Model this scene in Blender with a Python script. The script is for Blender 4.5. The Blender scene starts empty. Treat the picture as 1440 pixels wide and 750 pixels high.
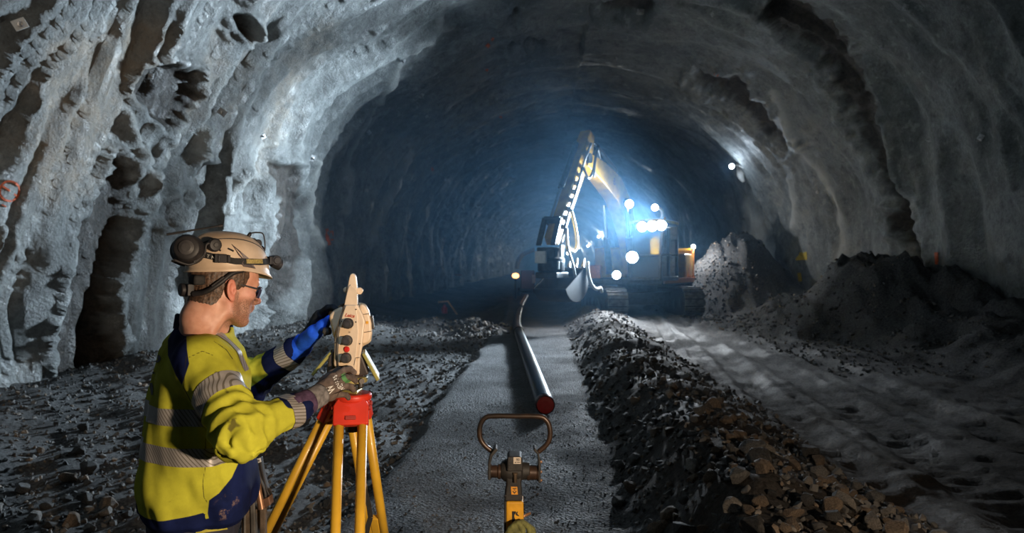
import bpy, bmesh, math, random
import numpy as np
from mathutils import Vector, Matrix
from mathutils.bvhtree import BVHTree

random.seed(7)
rng = np.random.default_rng(7)
SC = bpy.context.scene
COL = SC.collection
PI = math.pi
PXO = 0.0
KX = 0.0                        # sideways turn of the pieces extruded away from the viewer
FPX, H = 1000.0, 1.72          # focal length in pixels of the 1440 px frame, camera height (m)


def P(px, py, Y):
    """the point of the place seen at pixel (px, py) at distance Y"""
    return np.array([(px + PXO - 720) / FPX * Y, Y, H - (py - 375) / FPX * Y])


def V(*a):
    return np.array(a, float)


def nrm(v):
    v = np.asarray(v, float)
    return v / max(np.linalg.norm(v), 1e-9)


# ------------------------------------------------------------------ noise
def _hash(ix, iy, iz, seed):
    h = (ix * 374761393 + iy * 668265263 + iz * 2147483647 + seed * 1274126177) & 0xFFFFFFFF
    h = ((h ^ (h >> 13)) * 1274126177) & 0xFFFFFFFF
    h = ((h ^ (h >> 16)) * 2246822519) & 0xFFFFFFFF
    return ((h ^ (h >> 15)) & 0xFFFF) / 32767.5 - 1.0


def vnoise(x, y, z, seed=0):
    x, y, z = np.broadcast_arrays(np.asarray(x, float), np.asarray(y, float), np.asarray(z, float))
    fx, fy, fz = np.floor(x), np.floor(y), np.floor(z)
    ix, iy, iz = fx.astype(np.int64), fy.astype(np.int64), fz.astype(np.int64)
    u, v, w = x - fx, y - fy, z - fz
    u = u * u * u * (u * (u * 6 - 15) + 10); v = v * v * v * (v * (v * 6 - 15) + 10); w = w * w * w * (w * (w * 6 - 15) + 10)
    r = 0
    for a in (0, 1):
        for b in (0, 1):
            for c in (0, 1):
                r = r + _hash(ix + a, iy + b, iz + c, seed) * (u if a else 1 - u) * (v if b else 1 - v) * (w if c else 1 - w)
    return r


def fbm(x, y, z, octv=4, seed=0, gain=0.5):
    r, a, f = 0, 1.0, 1.0
    for o in range(octv):
        r = r + a * vnoise(x * f, y * f, z * f, seed + o * 17)
        a *= gain; f *= 2.03
    return r


def sstep(a, b, x):
    t = np.clip((x - a) / (b - a), 0, 1)
    return t * t * (3 - 2 * t)


def poly_sd(px, py, pts):
    """signed distance to a polygon, negative inside"""
    pts = np.asarray(pts, float)
    d = np.full(px.shape, 1e9); s = np.zeros(px.shape, bool)
    n = len(pts)
    for i in range(n):
        a, b = pts[i], pts[(i + 1) % n]
        e = b - a
        wx, wy = px - a[0], py - a[1]
        t = np.clip((wx * e[0] + wy * e[1]) / (e @ e), 0, 1)
        d = np.minimum(d, np.hypot(wx - t * e[0], wy - t * e[1]))
        c = ((a[1] <= py) & (b[1] > py)) | ((b[1] <= py) & (a[1] > py))
        xi = a[0] + (py - a[1]) / (e[1] if abs(e[1]) > 1e-9 else 1e-9) * e[0]
        s ^= c & (px < xi)
    return np.where(s, -d, d)


def line_d(px, py, pts):
    pts = np.asarray(pts, float)
    d = np.full(px.shape, 1e9)
    for a, b in zip(pts[:-1], pts[1:]):
        e = b - a
        wx, wy = px - a[0], py - a[1]
        t = np.clip((wx * e[0] + wy * e[1]) / (e @ e), 0, 1)
        d = np.minimum(d, np.hypot(wx - t * e[0], wy - t * e[1]))
    return d


# ------------------------------------------------------------------ objects
def link(o, parent=None):
    COL.objects.link(o)
    if parent is not None:
        o.parent = parent
    return o


def tag(o, label=None, cat=None, group=None, kind=None):
    if label: o['label'] = label
    if cat: o['category'] = cat
    if group: o['group'] = group
    if kind: o['kind'] = kind
    return o


ORG = {}


def thing(name, loc, label, cat, group=None):
    o = bpy.data.objects.new(name, None)
    o.empty_display_size = 0.1
    COL.objects.link(o)
    o.location = loc
    ORG[o.name] = np.array(loc, float)
    return tag(o, label, cat, group)


def org(o):
    while o is not None:
        if o.name in ORG:
            return ORG[o.name]
        o = o.parent
    return np.zeros(3)


def mesh_obj(name, verts, faces, mats, parent=None, smooth=False, fmat=None, attrs=None, loc=None, bev=0, bseg=2, solid=0, sub=0):
    verts = np.asarray(verts, float)
    o0 = org(parent) if parent is not None else (np.asarray(loc, float) if loc is not None else np.zeros(3))
    me = bpy.data.meshes.new(name)
    vv = verts - o0
    if isinstance(faces, np.ndarray):
        k = faces.shape[1]; n = len(faces)
        me.vertices.add(len(vv)); me.vertices.foreach_set('co', vv.astype(np.float32).ravel())
        me.loops.add(n * k); me.loops.foreach_set('vertex_index', faces.astype(np.int32).ravel())
        me.polygons.add(n); me.polygons.foreach_set('loop_start', np.arange(0, n * k, k, dtype=np.int32))
        me.update(calc_edges=True); me.validate()
    else:
        me.from_pydata([tuple(v) for v in vv], [], faces)
        me.validate()
    if not isinstance(mats, (list, tuple)): mats = [mats]
    for m in mats: me.materials.append(m)
    if fmat is not None: me.polygons.foreach_set('material_index', np.asarray(fmat, np.int32))
    if smooth: me.polygons.foreach_set('use_smooth', np.ones(len(me.polygons), bool))
    if attrs:
        for k, a in attrs.items():
            at = me.attributes.new(k, 'FLOAT', 'POINT'); at.data.foreach_set('value', np.asarray(a, np.float32))
    me.update()
    o = bpy.data.objects.new(name, me)
    link(o, parent)
    if parent is None and loc is not None:
        o.location = loc
        ORG[o.name] = o0
    if solid:
        m = o.modifiers.new('Solidify', 'SOLIDIFY'); m.thickness = solid; m.offset = 0
    if bev:
        m = o.modifiers.new('Bevel', 'BEVEL'); m.width = bev; m.segments = bseg; m.limit_method = 'ANGLE'; m.angle_limit = 0.6
        if not smooth:
            me.polygons.foreach_set('use_smooth', np.ones(len(me.polygons), bool))
            w = o.modifiers.new('Normals', 'WEIGHTED_NORMAL'); w.keep_sharp = False
    if sub:
        m = o.modifiers.new('Subdivision', 'SUBSURF'); m.levels = sub; m.render_levels = sub
    return o


class MB:
    def __init__(s):
        s.v, s.f = [], []

    def add(s, vs, fs):
        n = len(s.v)
        s.v += [np.asarray(v, float) for v in vs]
        s.f += [tuple(i + n for i in f) for f in fs]
        return s

    def box(s, c, size, ax=None):
        c = np.asarray(c, float); hx, hy, hz = np.asarray(size) / 2
        X, Y, Z = ax if ax is not None else (V(1, 0, 0), V(0, 1, 0), V(0, 0, 1))
        vs = [c + X * a * hx + Y * b * hy + Z * d * hz for a in (-1, 1) for b in (-1, 1) for d in (-1, 1)]
        return s.add(vs, [(0, 1, 3, 2), (4, 6, 7, 5), (0, 4, 5, 1), (2, 3, 7, 6), (0, 2, 6, 4), (1, 5, 7, 3)])

    def beam(s, a, b, w, h, up=(0, 0, 1), w2=None, h2=None):
        a = np.asarray(a, float); b = np.asarray(b, float)
        d = nrm(b - a); x = np.cross(d, up)
        if np.linalg.norm(x) < 1e-4: x = np.cross(d, (0, 1, 0))
        x = nrm(x); z = np.cross(x, d)
        w2 = w if w2 is None else w2; h2 = h if h2 is None else h2
        vs = [a + x * i * w / 2 + z * j * h / 2 for i, j in ((-1, -1), (1, -1), (1, 1), (-1, 1))]
        vs += [b + x * i * w2 / 2 + z * j * h2 / 2 for i, j in ((-1, -1), (1, -1), (1, 1), (-1, 1))]
        return s.add(vs, [(3, 2, 1, 0), (4, 5, 6, 7), (0, 1, 5, 4), (1, 2, 6, 5), (2, 3, 7, 6), (3, 0, 4, 7)])

    def tube(s, pts, r, seg=12, closed=False, smoothn=0):
        pts = [np.asarray(p, float) for p in pts]
        r = list(r) if hasattr(r, '__len__') else [r] * len(pts)
        if smoothn:
            pts, r = catmull(pts, r, smoothn, closed)
        n = len(pts)
        up = None; vs = []
        for i in range(n):
            if closed: t = nrm(pts[(i + 1) % n] - pts[i - 1])
            else: t = nrm(pts[min(i + 1, n - 1)] - pts[max(i - 1, 0)])
            if up is None:
                up = np.cross(t, (0, 0, 1))
                if np.linalg.norm(up) < 0.1: up = np.cross(t, (0, 1, 0))
            up = nrm(up - t * (up @ t)); w = np.cross(t, up)
            for k in range(seg):
                a = 2 * PI * k / seg
                vs.append(pts[i] + (up * math.cos(a) + w * math.sin(a)) * r[i])
        fs = []
        for i in range(n if closed else n - 1):
            for k in range(seg):
                j = (i + 1) % n
                fs.append((i * seg + k, i * seg + (k + 1) % seg, j * seg + (k + 1) % seg, j * seg + k))
        if not closed:
            fs += [tuple(range(seg))[::-1], tuple((n - 1) * seg + k for k in range(seg))]
        return s.add(vs, fs)

    def lathe(s, o, ax, prof, seg=24):
        """prof: (radius, height along the axis)"""
        o = np.asarray(o, float); ax = nrm(ax)
        u = np.cross(ax, (0, 0, 1))
        if np.linalg.norm(u) < 0.1: u = np.cross(ax, (0, 1, 0))
        u = nrm(u); w = np.cross(ax, u)
        vs = [o + ax * h + (u * math.cos(2 * PI * k / seg) + w * math.sin(2 * PI * k / seg)) * r for r, h in prof for k in range(seg)]
        fs = [(i * seg + k, i * seg + (k + 1) % seg, (i + 1) * seg + (k + 1) % seg, (i + 1) * seg + k) for i in range(len(prof) - 1) for k in range(seg)]
        fs += [tuple(range(seg))[::-1], tuple((len(prof) - 1) * seg + k for k in range(seg))]
        return s.add(vs, fs)

    def prism(s, pts, ext):
        """pts: list of 3D points of a planar outline, ext: extrusion vector"""
        n = len(pts); pts = [np.asarray(p, float) for p in pts]; ext = np.asarray(ext, float)
        return s.add(pts + [p + ext for p in pts], [tuple(range(n))[::-1], tuple(range(n, 2 * n))] + [(i, (i + 1) % n, n + (i + 1) % n, n + i) for i in range(n)])

    def pxprism(s, pts, Y0, Y1):
        return s.prism([P(x, y, Y0) for x, y in pts], (KX * (Y1 - Y0), Y1 - Y0, 0))

    def ball(s, c, r, seg=16, rings=10, ax=None):
        c = np.asarray(c, float); r = np.asarray(r if hasattr(r, '__len__') else (r, r, r), float)
        X, Y, Z = ax if ax is not None else (V(1, 0, 0), V(0, 1, 0), V(0, 0, 1))
        vs = [c + Z * r[2]]
        for i in range(1, rings):
            t = PI * i / rings
            for k in range(seg):
                a = 2 * PI * k / seg
                vs.append(c + X * r[0] * math.sin(t) * math.cos(a) + Y * r[1] * math.sin(t) * math.sin(a) + Z * r[2] * math.cos(t))
        vs.append(c - Z * r[2])
        fs = [(0, 1 + k, 1 + (k + 1) % seg) for k in range(seg)]
        for i in range(rings - 2):
            for k in range(seg):
                fs.append((1 + i * seg + k, 1 + (i + 1) * seg + k, 1 + (i + 1) * seg + (k + 1) % seg, 1 + i * seg + (k + 1) % seg))
        b = 1 + (rings - 2) * seg
        fs += [(b + k, len(vs) - 1, b + (k + 1) % seg) for k in range(seg)]
        return s.add(vs, fs)

    def build(s, name, mat, parent=None, **k):
        return mesh_obj(name, np.array(s.v), s.f, mat, parent, **k)


def catmull(pts, r, m, closed=False):
    n = len(pts); out, ro = [], []
    for i in range(n if closed else n - 1):
        g = (lambda j: pts[j % n]) if closed else (lambda j: pts[min(max(j, 0), n - 1)])
        h = (lambda j: r[j % n]) if closed else (lambda j: r[min(max(j, 0), n - 1)])
        p0, p1, p2, p3 = g(i - 1), g(i), g(i + 1), g(i + 2)
        for k in range(m):
            t = k / m
            out.append(0.5 * ((2 * p1) + (p2 - p0) * t + (2 * p0 - 5 * p1 + 4 * p2 - p3) * t * t + (3 * p1 - p0 - 3 * p2 + p3) * t ** 3))
            ro.append(h(i) * (1 - t) + h(i + 1) * t)
    if not closed:
        out.append(pts[-1]); ro.append(r[-1])
    return out, ro


def text_obj(name, body, parent, origin, xdir, updir, size, mat, thick=0.0006, bold=False, shear=0.0):
    cu = bpy.data.curves.new(name, 'FONT'); cu.body = body; cu.size = size; cu.extrude = thick; cu.align_x = 'CENTER'; cu.align_y = 'CENTER'; cu.shear = shear
    if bold: cu.offset = size * 0.02
    t = bpy.data.objects.new(name, cu)
    me = bpy.data.meshes.new_from_object(t)
    bpy.data.objects.remove(t); bpy.data.curves.remove(cu)
    me.materials.clear(); me.materials.append(mat)
    o = bpy.data.objects.new(name, me); link(o, parent)
    x = nrm(xdir); z = nrm(np.cross(x, updir)); y = np.cross(z, x)
    M = Matrix((x, y, z)).transposed().to_4x4()
    M.translation = Vector(np.asarray(origin) - (org(parent) if parent else 0))
    me.transform(M)
    return o


# ------------------------------------------------------------------ signed distance modelling
class Field:
    def __init__(s, xs, ys, zs):
        s.x, s.y, s.z = xs, ys, zs
        s.D = np.full((len(xs), len(ys), len(zs)), 0.08, np.float32)

    def sl(s, lo, hi):
        r = []
        for ax, a, b in zip((s.x, s.y, s.z), lo, hi):
            i = max(np.searchsorted(ax, a) - 1, 0); j = min(np.searchsorted(ax, b) + 1, len(ax))
            r.append(slice(i, max(j, i)))
        return tuple(r)

    def put(s, fn, lo, hi, k=0.01, op='u', pad=0.05):
        q = s.sl(np.asarray(lo) - pad, np.asarray(hi) + pad)
        X, Y, Z = s.x[q[0]][:, None, None], s.y[q[1]][None, :, None], s.z[q[2]][None, None, :]
        if X.size == 0 or Y.size == 0 or Z.size == 0: return
        d = fn(X, Y, Z)
        D = s.D[q]
        if op == 'u':
            h = np.clip(0.5 + 0.5 * (D - d) / k, 0, 1); s.D[q] = D * (1 - h) + d * h - k * h * (1 - h)
        else:
            h = np.clip(0.5 - 0.5 * (D + d) / k, 0, 1); s.D[q] = D * (1 - h) - d * h + k * h * (1 - h)

    def caps(s, a, b, ra, rb=None, k=0.01, op='u', sq=None):
        a = np.asarray(a, float); b = np.asarray(b, float); rb = ra if rb is None else rb
        e = b - a; L = max(e @ e, 1e-12)

        def fn(X, Y, Z):
            t = np.clip(((X - a[0]) * e[0] + (Y - a[1]) * e[1] + (Z - a[2]) * e[2]) / L, 0, 1)
            return np.sqrt((X - a[0] - t * e[0]) ** 2 + (Y - a[1] - t * e[1]) ** 2 + (Z - a[2] - t * e[2]) ** 2) - (ra + (rb - ra) * t)
        m = max(ra, rb)
        s.put(fn, np.minimum(a, b) - m, np.maximum(a, b) + m, k, op)

    def ell(s, c, r, ax=None, k=0.01, op='u'):
        c = np.asarray(c, float); r = np.asarray(r, float)
        A = np.array(ax) if ax is not None else np.eye(3)

        def fn(X, Y, Z):
            x, y, z = X - c[0], Y - c[1], Z - c[2]
            u = (x * A[0, 0] + y * A[0, 1] + z * A[0, 2]) / r[0]
            v = (x * A[1, 0] + y * A[1, 1] + z * A[1, 2]) / r[1]
            w = (x * A[2, 0] + y * A[2, 1] + z * A[2, 2]) / r[2]
            k0 = np.sqrt(u * u + v * v + w * w)
            k1 = np.sqrt((u / r[0]) ** 2 + (v / r[1]) ** 2 + (w / r[2]) ** 2)
            return k0 * (k0 - 1) / np.maximum(k1, 1e-9)
        m = r.max()
        s.put(fn, c - m, c + m, k, op)

    def chain(s, pts, rs, k=0.01):
        for i in range(len(pts) - 1):
            s.caps(pts[i], pts[i + 1], rs[i], rs[i + 1], k)

    def mesh(s):
        return surface_nets(s.D, s.x, s.y, s.z)


def surface_nets(D, xs, ys, zs):
    ins = D < 0
    nx, ny, nz = D.shape
    S = lambda A, i, j, k: A[i:nx - 1 + i, j:ny - 1 + j, k:nz - 1 + k]
    cnt = sum(S(ins, i, j, k).astype(np.int8) for i in (0, 1) for j in (0, 1) for k in (0, 1))
    act = (cnt > 0) & (cnt < 8)
    I, J, K = np.nonzero(act)
    idx = np.full(act.shape, -1, np.int64); idx[I, J, K] = np.arange(len(I))
    acc = np.zeros((len(I), 3)); n = np.zeros(len(I))
    corners = [(i, j, k) for i in (0, 1) for j in (0, 1) for k in (0, 1)]
    for a in corners:
        for ax in range(3):
            if a[ax]: continue
            b = list(a); b[ax] = 1
            da = D[I + a[0], J + a[1], K + a[2]].astype(float); db = D[I + b[0], J + b[1], K + b[2]].astype(float)
            m = (da < 0) != (db < 0)
            t = np.where(m, da / np.where(da == db, 1, da - db), 0)
            pa = np.stack([xs[I + a[0]], ys[J + a[1]], zs[K + a[2]]], 1); pb = np.stack([xs[I + b[0]], ys[J + b[1]], zs[K + b[2]]], 1)
            acc += np.where(m[:, None], pa + (pb - pa) * t[:, None], 0); n += m
    verts = acc / n[:, None]
    faces = []
    for ax in range(3):
        o = [(1, 1, 1)] * 3
        A = ins.take(range(0, ins.shape[ax] - 1), ax); B = ins.take(range(1, ins.shape[ax]), ax)
        i, j, k = np.nonzero(A != B)
        flip = A[i, j, k]
        u, v = [(1, 2), (2, 0), (0, 1)][ax]
        c = np.stack([i, j, k], 1)
        lim = np.array(act.shape)
        ok = (c[:, u] > 0) & (c[:, v] > 0) & (c[:, u] < lim[u]) & (c[:, v] < lim[v])
        c = c[ok]; flip = flip[ok]
        du = np.zeros(3, int); du[u] = 1; dv = np.zeros(3, int); dv[v] = 1
        g = lambda q: idx[q[:, 0], q[:, 1], q[:, 2]]
        quad = np.stack([g(c - du - dv), g(c - dv), g(c), g(c - du)], 1)
        quad[~flip] = quad[~flip][:, ::-1]
        faces.append(quad)
    return verts, np.concatenate(faces)


def axis_steps(*segs):
    """segs: (start, end, step) pieces placed one after the other"""
    out = []
    for a, b, d in segs:
        out.append(np.arange(a, b - d * 0.3, d))
    out.append([segs[-1][1]])
    return np.concatenate(out)


# ------------------------------------------------------------------ materials
def mat(name, col, rough=0.6, metal=0.0, var=0.15, scale=20.0, bump=0.0, bscale=60.0, spec=0.5, emit=None, estr=0, col2=None, alpha=None, trans=0, detail=4.0, coat=0):
    m = bpy.data.materials.new(name); m.use_nodes = True
    nt = m.node_tree; N = nt.nodes; L = nt.links
    b = N['Principled BSDF']
    b.inputs['Roughness'].default_value = rough; b.inputs['Metallic'].default_value = metal
    b.inputs['Specular IOR Level'].default_value = spec
    if coat: b.inputs['Coat Weight'].default_value = coat
    tc = N.new('ShaderNodeTexCoord')
    nz = N.new('ShaderNodeTexNoise'); nz.inputs['Scale'].default_value = scale; nz.inputs['Detail'].default_value = detail
    L.new(tc.outputs['Object'], nz.inputs['Vector'])
    rp = N.new('ShaderNodeValToRGB')
    c2 = col2 if col2 else tuple(c * (1 - var) for c in col)
    c1 = col if col2 else tuple(min(c * (1 + var), 1) for c in col)
    rp.color_ramp.elements[0].position = 0.35; rp.color_ramp.elements[1].position = 0.65
    rp.color_ramp.elements[0].color = (*c2, 1); rp.color_ramp.elements[1].color = (*c1, 1)
    L.new(nz.outputs['Fac'], rp.inputs['Fac']); L.new(rp.outputs['Color'], b.inputs['Base Color'])
    if bump:
        nb = N.new('ShaderNodeTexNoise'); nb.inputs['Scale'].default_value = bscale; nb.inputs['Detail'].default_value = 5
        L.new(tc.outputs['Object'], nb.inputs['Vector'])
        bp = N.new('ShaderNodeBump'); bp.inputs['Strength'].default_value = bump; bp.inputs['Distance'].default_value = 0.3 / bscale
        L.new(nb.outputs['Fac'], bp.inputs['Height']); L.new(bp.outputs['Normal'], b.inputs['Normal'])
    if emit:
        b.inputs['Emission Color'].default_value = (*emit, 1); b.inputs['Emission Strength'].default_value = estr
        m.cycles.emission_sampling = 'NONE'
    if trans: b.inputs['Transmission Weight'].default_value = trans
    return m


def nodes(m):
    return m.node_tree.nodes, m.node_tree.links, m.node_tree.nodes['Principled BSDF']


def nd(N, t, **k):
    n = N.new(t)
    for a, v in k.items():
        if a in n.inputs: n.inputs[a].default_value = v
        else: setattr(n, a, v)
    return n


def attr(N, name):
    n = N.new('ShaderNodeAttribute'); n.attribute_name = name
    return n.outputs['Fac']


def maprange(N, L, src, a, b, c=0.0, d=1.0, smooth=True):
    n = N.new('ShaderNodeMapRange')
    if smooth: n.interpolation_type = 'SMOOTHSTEP'
    n.inputs['From Min'].default_value = a; n.inputs['From Max'].default_value = b
    n.inputs['To Min'].default_value = c; n.inputs['To Max'].default_value = d
    L.new(src, n.inputs['Value'])
    return n.outputs['Result']


def mix(N, L, f, a, b):
    n = N.new('ShaderNodeMix'); n.data_type = 'RGBA'
    for sock, val in ((n.inputs[0], f), (n.inputs[6], a), (n.inputs[7], b)):
        if isinstance(val, tuple): sock.default_value = (*val, 1) if len(val) == 3 else val
        elif isinstance(val, (int, float)): sock.default_value = val
        else: L.new(val, sock)
    return n.outputs[2]


def mth(N, L, op, a, b=None, clamp=False):
    n = N.new('ShaderNodeMath'); n.operation = op; n.use_clamp = clamp
    for i, val in enumerate((a, b)):
        if val is None: continue
        if isinstance(val, (int, float)): n.inputs[i].default_value = val
        else: L.new(val, n.inputs[i])
    return n.outputs[0]
# ================================================================== MATERIALS OF THE PLACE
def wall_material(name):
    m = bpy.data.materials.new(name); m.use_nodes = True
    N, L, b = nodes(m)
    tc = N.new('ShaderNodeTexCoord')
    n1 = nd(N, 'ShaderNodeTexNoise', Scale=0.55, Detail=6.0, Roughness=0.6); L.new(tc.outputs['Object'], n1.inputs['Vector'])
    n2 = nd(N, 'ShaderNodeTexNoise', Scale=14.0, Detail=8.0, Roughness=0.75); L.new(tc.outputs['Object'], n2.inputs['Vector'])
    n3 = nd(N, 'ShaderNodeTexVoronoi', Scale=26.0); L.new(tc.outputs['Object'], n3.inputs['Vector'])
    base = mix(N, L, maprange(N, L, n1.outputs['Fac'], 0.38, 0.62), (0.20, 0.215, 0.21), (0.36, 0.375, 0.365))
    base = mix(N, L, maprange(N, L, n2.outputs['Fac'], 0.35, 0.68, 0.0, 0.55), base, (0.10, 0.105, 0.11))
    n5 = nd(N, 'ShaderNodeTexNoise', Scale=4.2, Detail=10.0, Roughness=0.72); L.new(tc.outputs['Object'], n5.inputs['Vector'])
    base = mix(N, L, maprange(N, L, n5.outputs['Fac'], 0.50, 0.66, 0.0, 0.65), base, (0.085, 0.085, 0.085))
    base = mix(N, L, maprange(N, L, n5.outputs['Fac'], 0.46, 0.36, 0.0, 0.5), base, (0.48, 0.49, 0.48))
    base = mix(N, L, mth(N, L, 'MULTIPLY', attr(N, 'tan'), maprange(N, L, n5.outputs['Fac'], 0.36, 0.62, 1.0, 0.35)), base, (0.36, 0.29, 0.22))
    base = mix(N, L, attr(N, 'pale'), base, (0.72, 0.72, 0.68))
    rock = mix(N, L, maprange(N, L, n2.outputs['Fac'], 0.3, 0.7), (0.012, 0.010, 0.008), (0.075, 0.060, 0.048))  # near-black tone: shade put into the hollows, also tints the end walls
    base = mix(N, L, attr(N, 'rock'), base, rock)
    L.new(base, b.inputs['Base Color'])
    wet = mix(N, L, maprange(N, L, n1.outputs['Fac'], 0.4, 0.65), (0.52, 0.52, 0.52), (0.30, 0.30, 0.30))
    L.new(wet, b.inputs['Roughness'])
    h = mth(N, L, 'ADD', mth(N, L, 'MULTIPLY', n2.outputs['Fac'], 1.0), mth(N, L, 'MULTIPLY', n3.outputs['Distance'], 0.25))
    bp = nd(N, 'ShaderNodeBump', Strength=0.85, Distance=0.05); L.new(h, bp.inputs['Height'])
    L.new(bp.outputs['Normal'], b.inputs['Normal'])
    return m


def ground_material(name):
    m = bpy.data.materials.new(name); m.use_nodes = True
    N, L, b = nodes(m)
    tc = N.new('ShaderNodeTexCoord')
    n1 = nd(N, 'ShaderNodeTexNoise', Scale=0.9, Detail=6.0, Roughness=0.6); L.new(tc.outputs['Object'], n1.inputs['Vector'])
    n2 = nd(N, 'ShaderNodeTexNoise', Scale=30.0, Detail=6.0, Roughness=0.8); L.new(tc.outputs['Object'], n2.inputs['Vector'])
    v = nd(N, 'ShaderNodeTexVoronoi', Scale=45.0, Randomness=1.0); L.new(tc.outputs['Object'], v.inputs['Vector'])
    grav = mix(N, L, v.outputs['Color'], (0.085, 0.085, 0.088), (0.24, 0.24, 0.245))
    mud = mix(N, L, maprange(N, L, n2.outputs['Fac'], 0.35, 0.65), (0.035, 0.034, 0.034), (0.20, 0.198, 0.197))
    base = mix(N, L, attr(N, 'path'), mud, grav)
    brown = mix(N, L, maprange(N, L, n2.outputs['Fac'], 0.35, 0.65), (0.028, 0.019, 0.012), (0.095, 0.066, 0.044))
    base = mix(N, L, attr(N, 'brown'), base, brown)
    L.new(base, b.inputs['Base Color'])
    r = maprange(N, L, n1.outputs['Fac'], 0.35, 0.65, 0.58, 0.95)
    L.new(r, b.inputs['Roughness'])
    h = mth(N, L, 'ADD', mth(N, L, 'MULTIPLY', v.outputs['Distance'], mth(N, L, 'MULTIPLY', attr(N, 'path'), 0.9)), mth(N, L, 'MULTIPLY', n2.outputs['Fac'], 0.9))
    bp = nd(N, 'ShaderNodeBump', Strength=1.0, Distance=0.05); L.new(h, bp.inputs['Height'])
    L.new(bp.outputs['Normal'], b.inputs['Normal'])
    return m


M_WALL = wall_material('shotcrete')
M_GROUND = ground_material('tunnel_ground')
M_ROCKS = [mat('rock_grey', (0.15, 0.145, 0.14), 0.75, var=0.4, scale=9, bump=0.8, bscale=25, detail=8),
           mat('rock_brown', (0.22, 0.165, 0.12), 0.75, var=0.4, scale=9, bump=0.8, bscale=25, detail=8),
           mat('rock_pale', (0.27, 0.245, 0.22), 0.75, var=0.35, scale=9, bump=0.8, bscale=25, detail=8),
           mat('rock_dark', (0.065, 0.063, 0.062), 0.7, var=0.4, scale=9, bump=0.8, bscale=25, detail=8)]

# ================================================================== TUNNEL
AX = 0.045                      # the tunnel drifts this much to the right per metre
RX, RZ, ZC, X0 = 7.3, 6.0, 2.6, 1.2


def tunnel_base(u, y):
    """u: angle from the right wall (0) over the crown to the left wall (pi); below / beyond, straight walls"""
    cx = X0 + AX * y
    uc = np.clip(u, 0, PI)
    x = cx + RX * np.cos(uc); z = ZC + RZ * np.sin(uc)
    ex = np.where(u < 0, -u, np.where(u > PI, u - PI, 0))
    z = z - ex * RX
    nx = -np.cos(uc) / RX; nz = -np.sin(uc) / RZ
    l = np.hypot(nx, nz)
    return x, z, nx / l, nz / l


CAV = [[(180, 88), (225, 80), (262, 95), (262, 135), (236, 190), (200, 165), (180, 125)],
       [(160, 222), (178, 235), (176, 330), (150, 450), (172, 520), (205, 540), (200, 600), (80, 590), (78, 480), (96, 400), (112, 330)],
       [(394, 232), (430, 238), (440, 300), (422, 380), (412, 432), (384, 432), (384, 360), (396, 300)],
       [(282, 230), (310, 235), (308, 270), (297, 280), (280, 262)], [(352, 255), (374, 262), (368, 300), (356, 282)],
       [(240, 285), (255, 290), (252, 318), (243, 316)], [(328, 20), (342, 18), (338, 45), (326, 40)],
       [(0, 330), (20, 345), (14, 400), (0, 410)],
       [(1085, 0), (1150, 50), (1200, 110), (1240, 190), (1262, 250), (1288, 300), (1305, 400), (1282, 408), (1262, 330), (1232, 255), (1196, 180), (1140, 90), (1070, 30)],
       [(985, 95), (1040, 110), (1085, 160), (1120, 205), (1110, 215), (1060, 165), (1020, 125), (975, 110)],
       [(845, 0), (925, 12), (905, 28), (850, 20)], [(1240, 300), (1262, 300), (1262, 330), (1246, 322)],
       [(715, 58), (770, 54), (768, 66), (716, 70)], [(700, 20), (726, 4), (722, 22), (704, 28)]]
TAN = [[(45, 40), (230, 20), (200, 80), (150, 190), (120, 270), (60, 285), (20, 200), (40, 110)],
       [(300, 50), (305, 90), (280, 150), (265, 190), (250, 190), (262, 130), (285, 70)],
       [(360, 10), (375, 10), (350, 90), (335, 170), (315, 215), (310, 200), (335, 120), (350, 50)],
       [(455, 30), (465, 30), (420, 130), (395, 210), (380, 240), (385, 200), (410, 120)]]
STREAK = [([(1085, 130), (1120, 190), (1150, 240), (1168, 290), (1172, 340), (1170, 405)], 4, 1.0),
          ([(1076, 345), (1088, 380), (1090, 418)], 3, 1.0), ([(1112, 250), (1122, 285), (1118, 320)], 4, 0.5),
          ([(352, 20), (340, 70), (312, 105), (292, 150), (288, 190), (276, 228)], 6, 0.55),
          ([(245, 170), (232, 200), (226, 235)], 3, 0.6), ([(395, 205), (362, 228), (335, 262), (330, 300)], 4, 0.4),
          ([(168, 150), (180, 190), (200, 240), (215, 300)], 6, 0.35), ([(455, 230), (446, 300), (452, 345)], 5, 0.4),
          ([(620, 20), (600, 40), (560, 75), (545, 110), (530, 160), (505, 230), (490, 300)], 4, 0.35),
          ([(575, 215), (560, 250), (535, 300), (520, 350)], 5, 0.4), ([(1048, 292), (1060, 310), (1062, 335)], 13, 0.9),
          ([(1022, 230), (1045, 300), (1050, 360)], 4, 0.25)]

ys = [-7.0, -5.0, -3.0, -1.0, 1.0, 2.5, 4.0]
while ys[-1] < 290: ys.append(ys[-1] + max(0.05, 0.0068 * ys[-1]))
ys = np.array(ys)
us = np.linspace(-0.52, PI + 0.52, 520)
UU, YY = np.meshgrid(us, ys, indexing='ij')
bx, bz, nx, nz = tunnel_base(UU, YY)
arc = UU * 6.6
wy = YY + 0.35 * fbm(arc / 2.2, YY / 2.0, 0.3, 3, 5)
lean = np.where(UU > PI / 2, 1, -1) * 0.16 * arc
n1 = fbm((wy + lean) / 1.7, arc / 6.0, 1.7, 3, 11)
n2 = fbm((wy + lean) / 0.62, arc / 4.2, 4.1, 3, 23)
n3 = fbm(YY / 0.25, arc / 0.4, 7.7, 3, 31)
big = fbm(YY / 5.0, arc / 4.5, 9.1, 2, 41)
ridge = 1 - np.abs(n1) * 1.9
ridge2 = 1 - np.abs(n2) * 1.7
near = sstep(60, 20, YY)
leftw = sstep(1.75, 2.5, UU)
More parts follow.
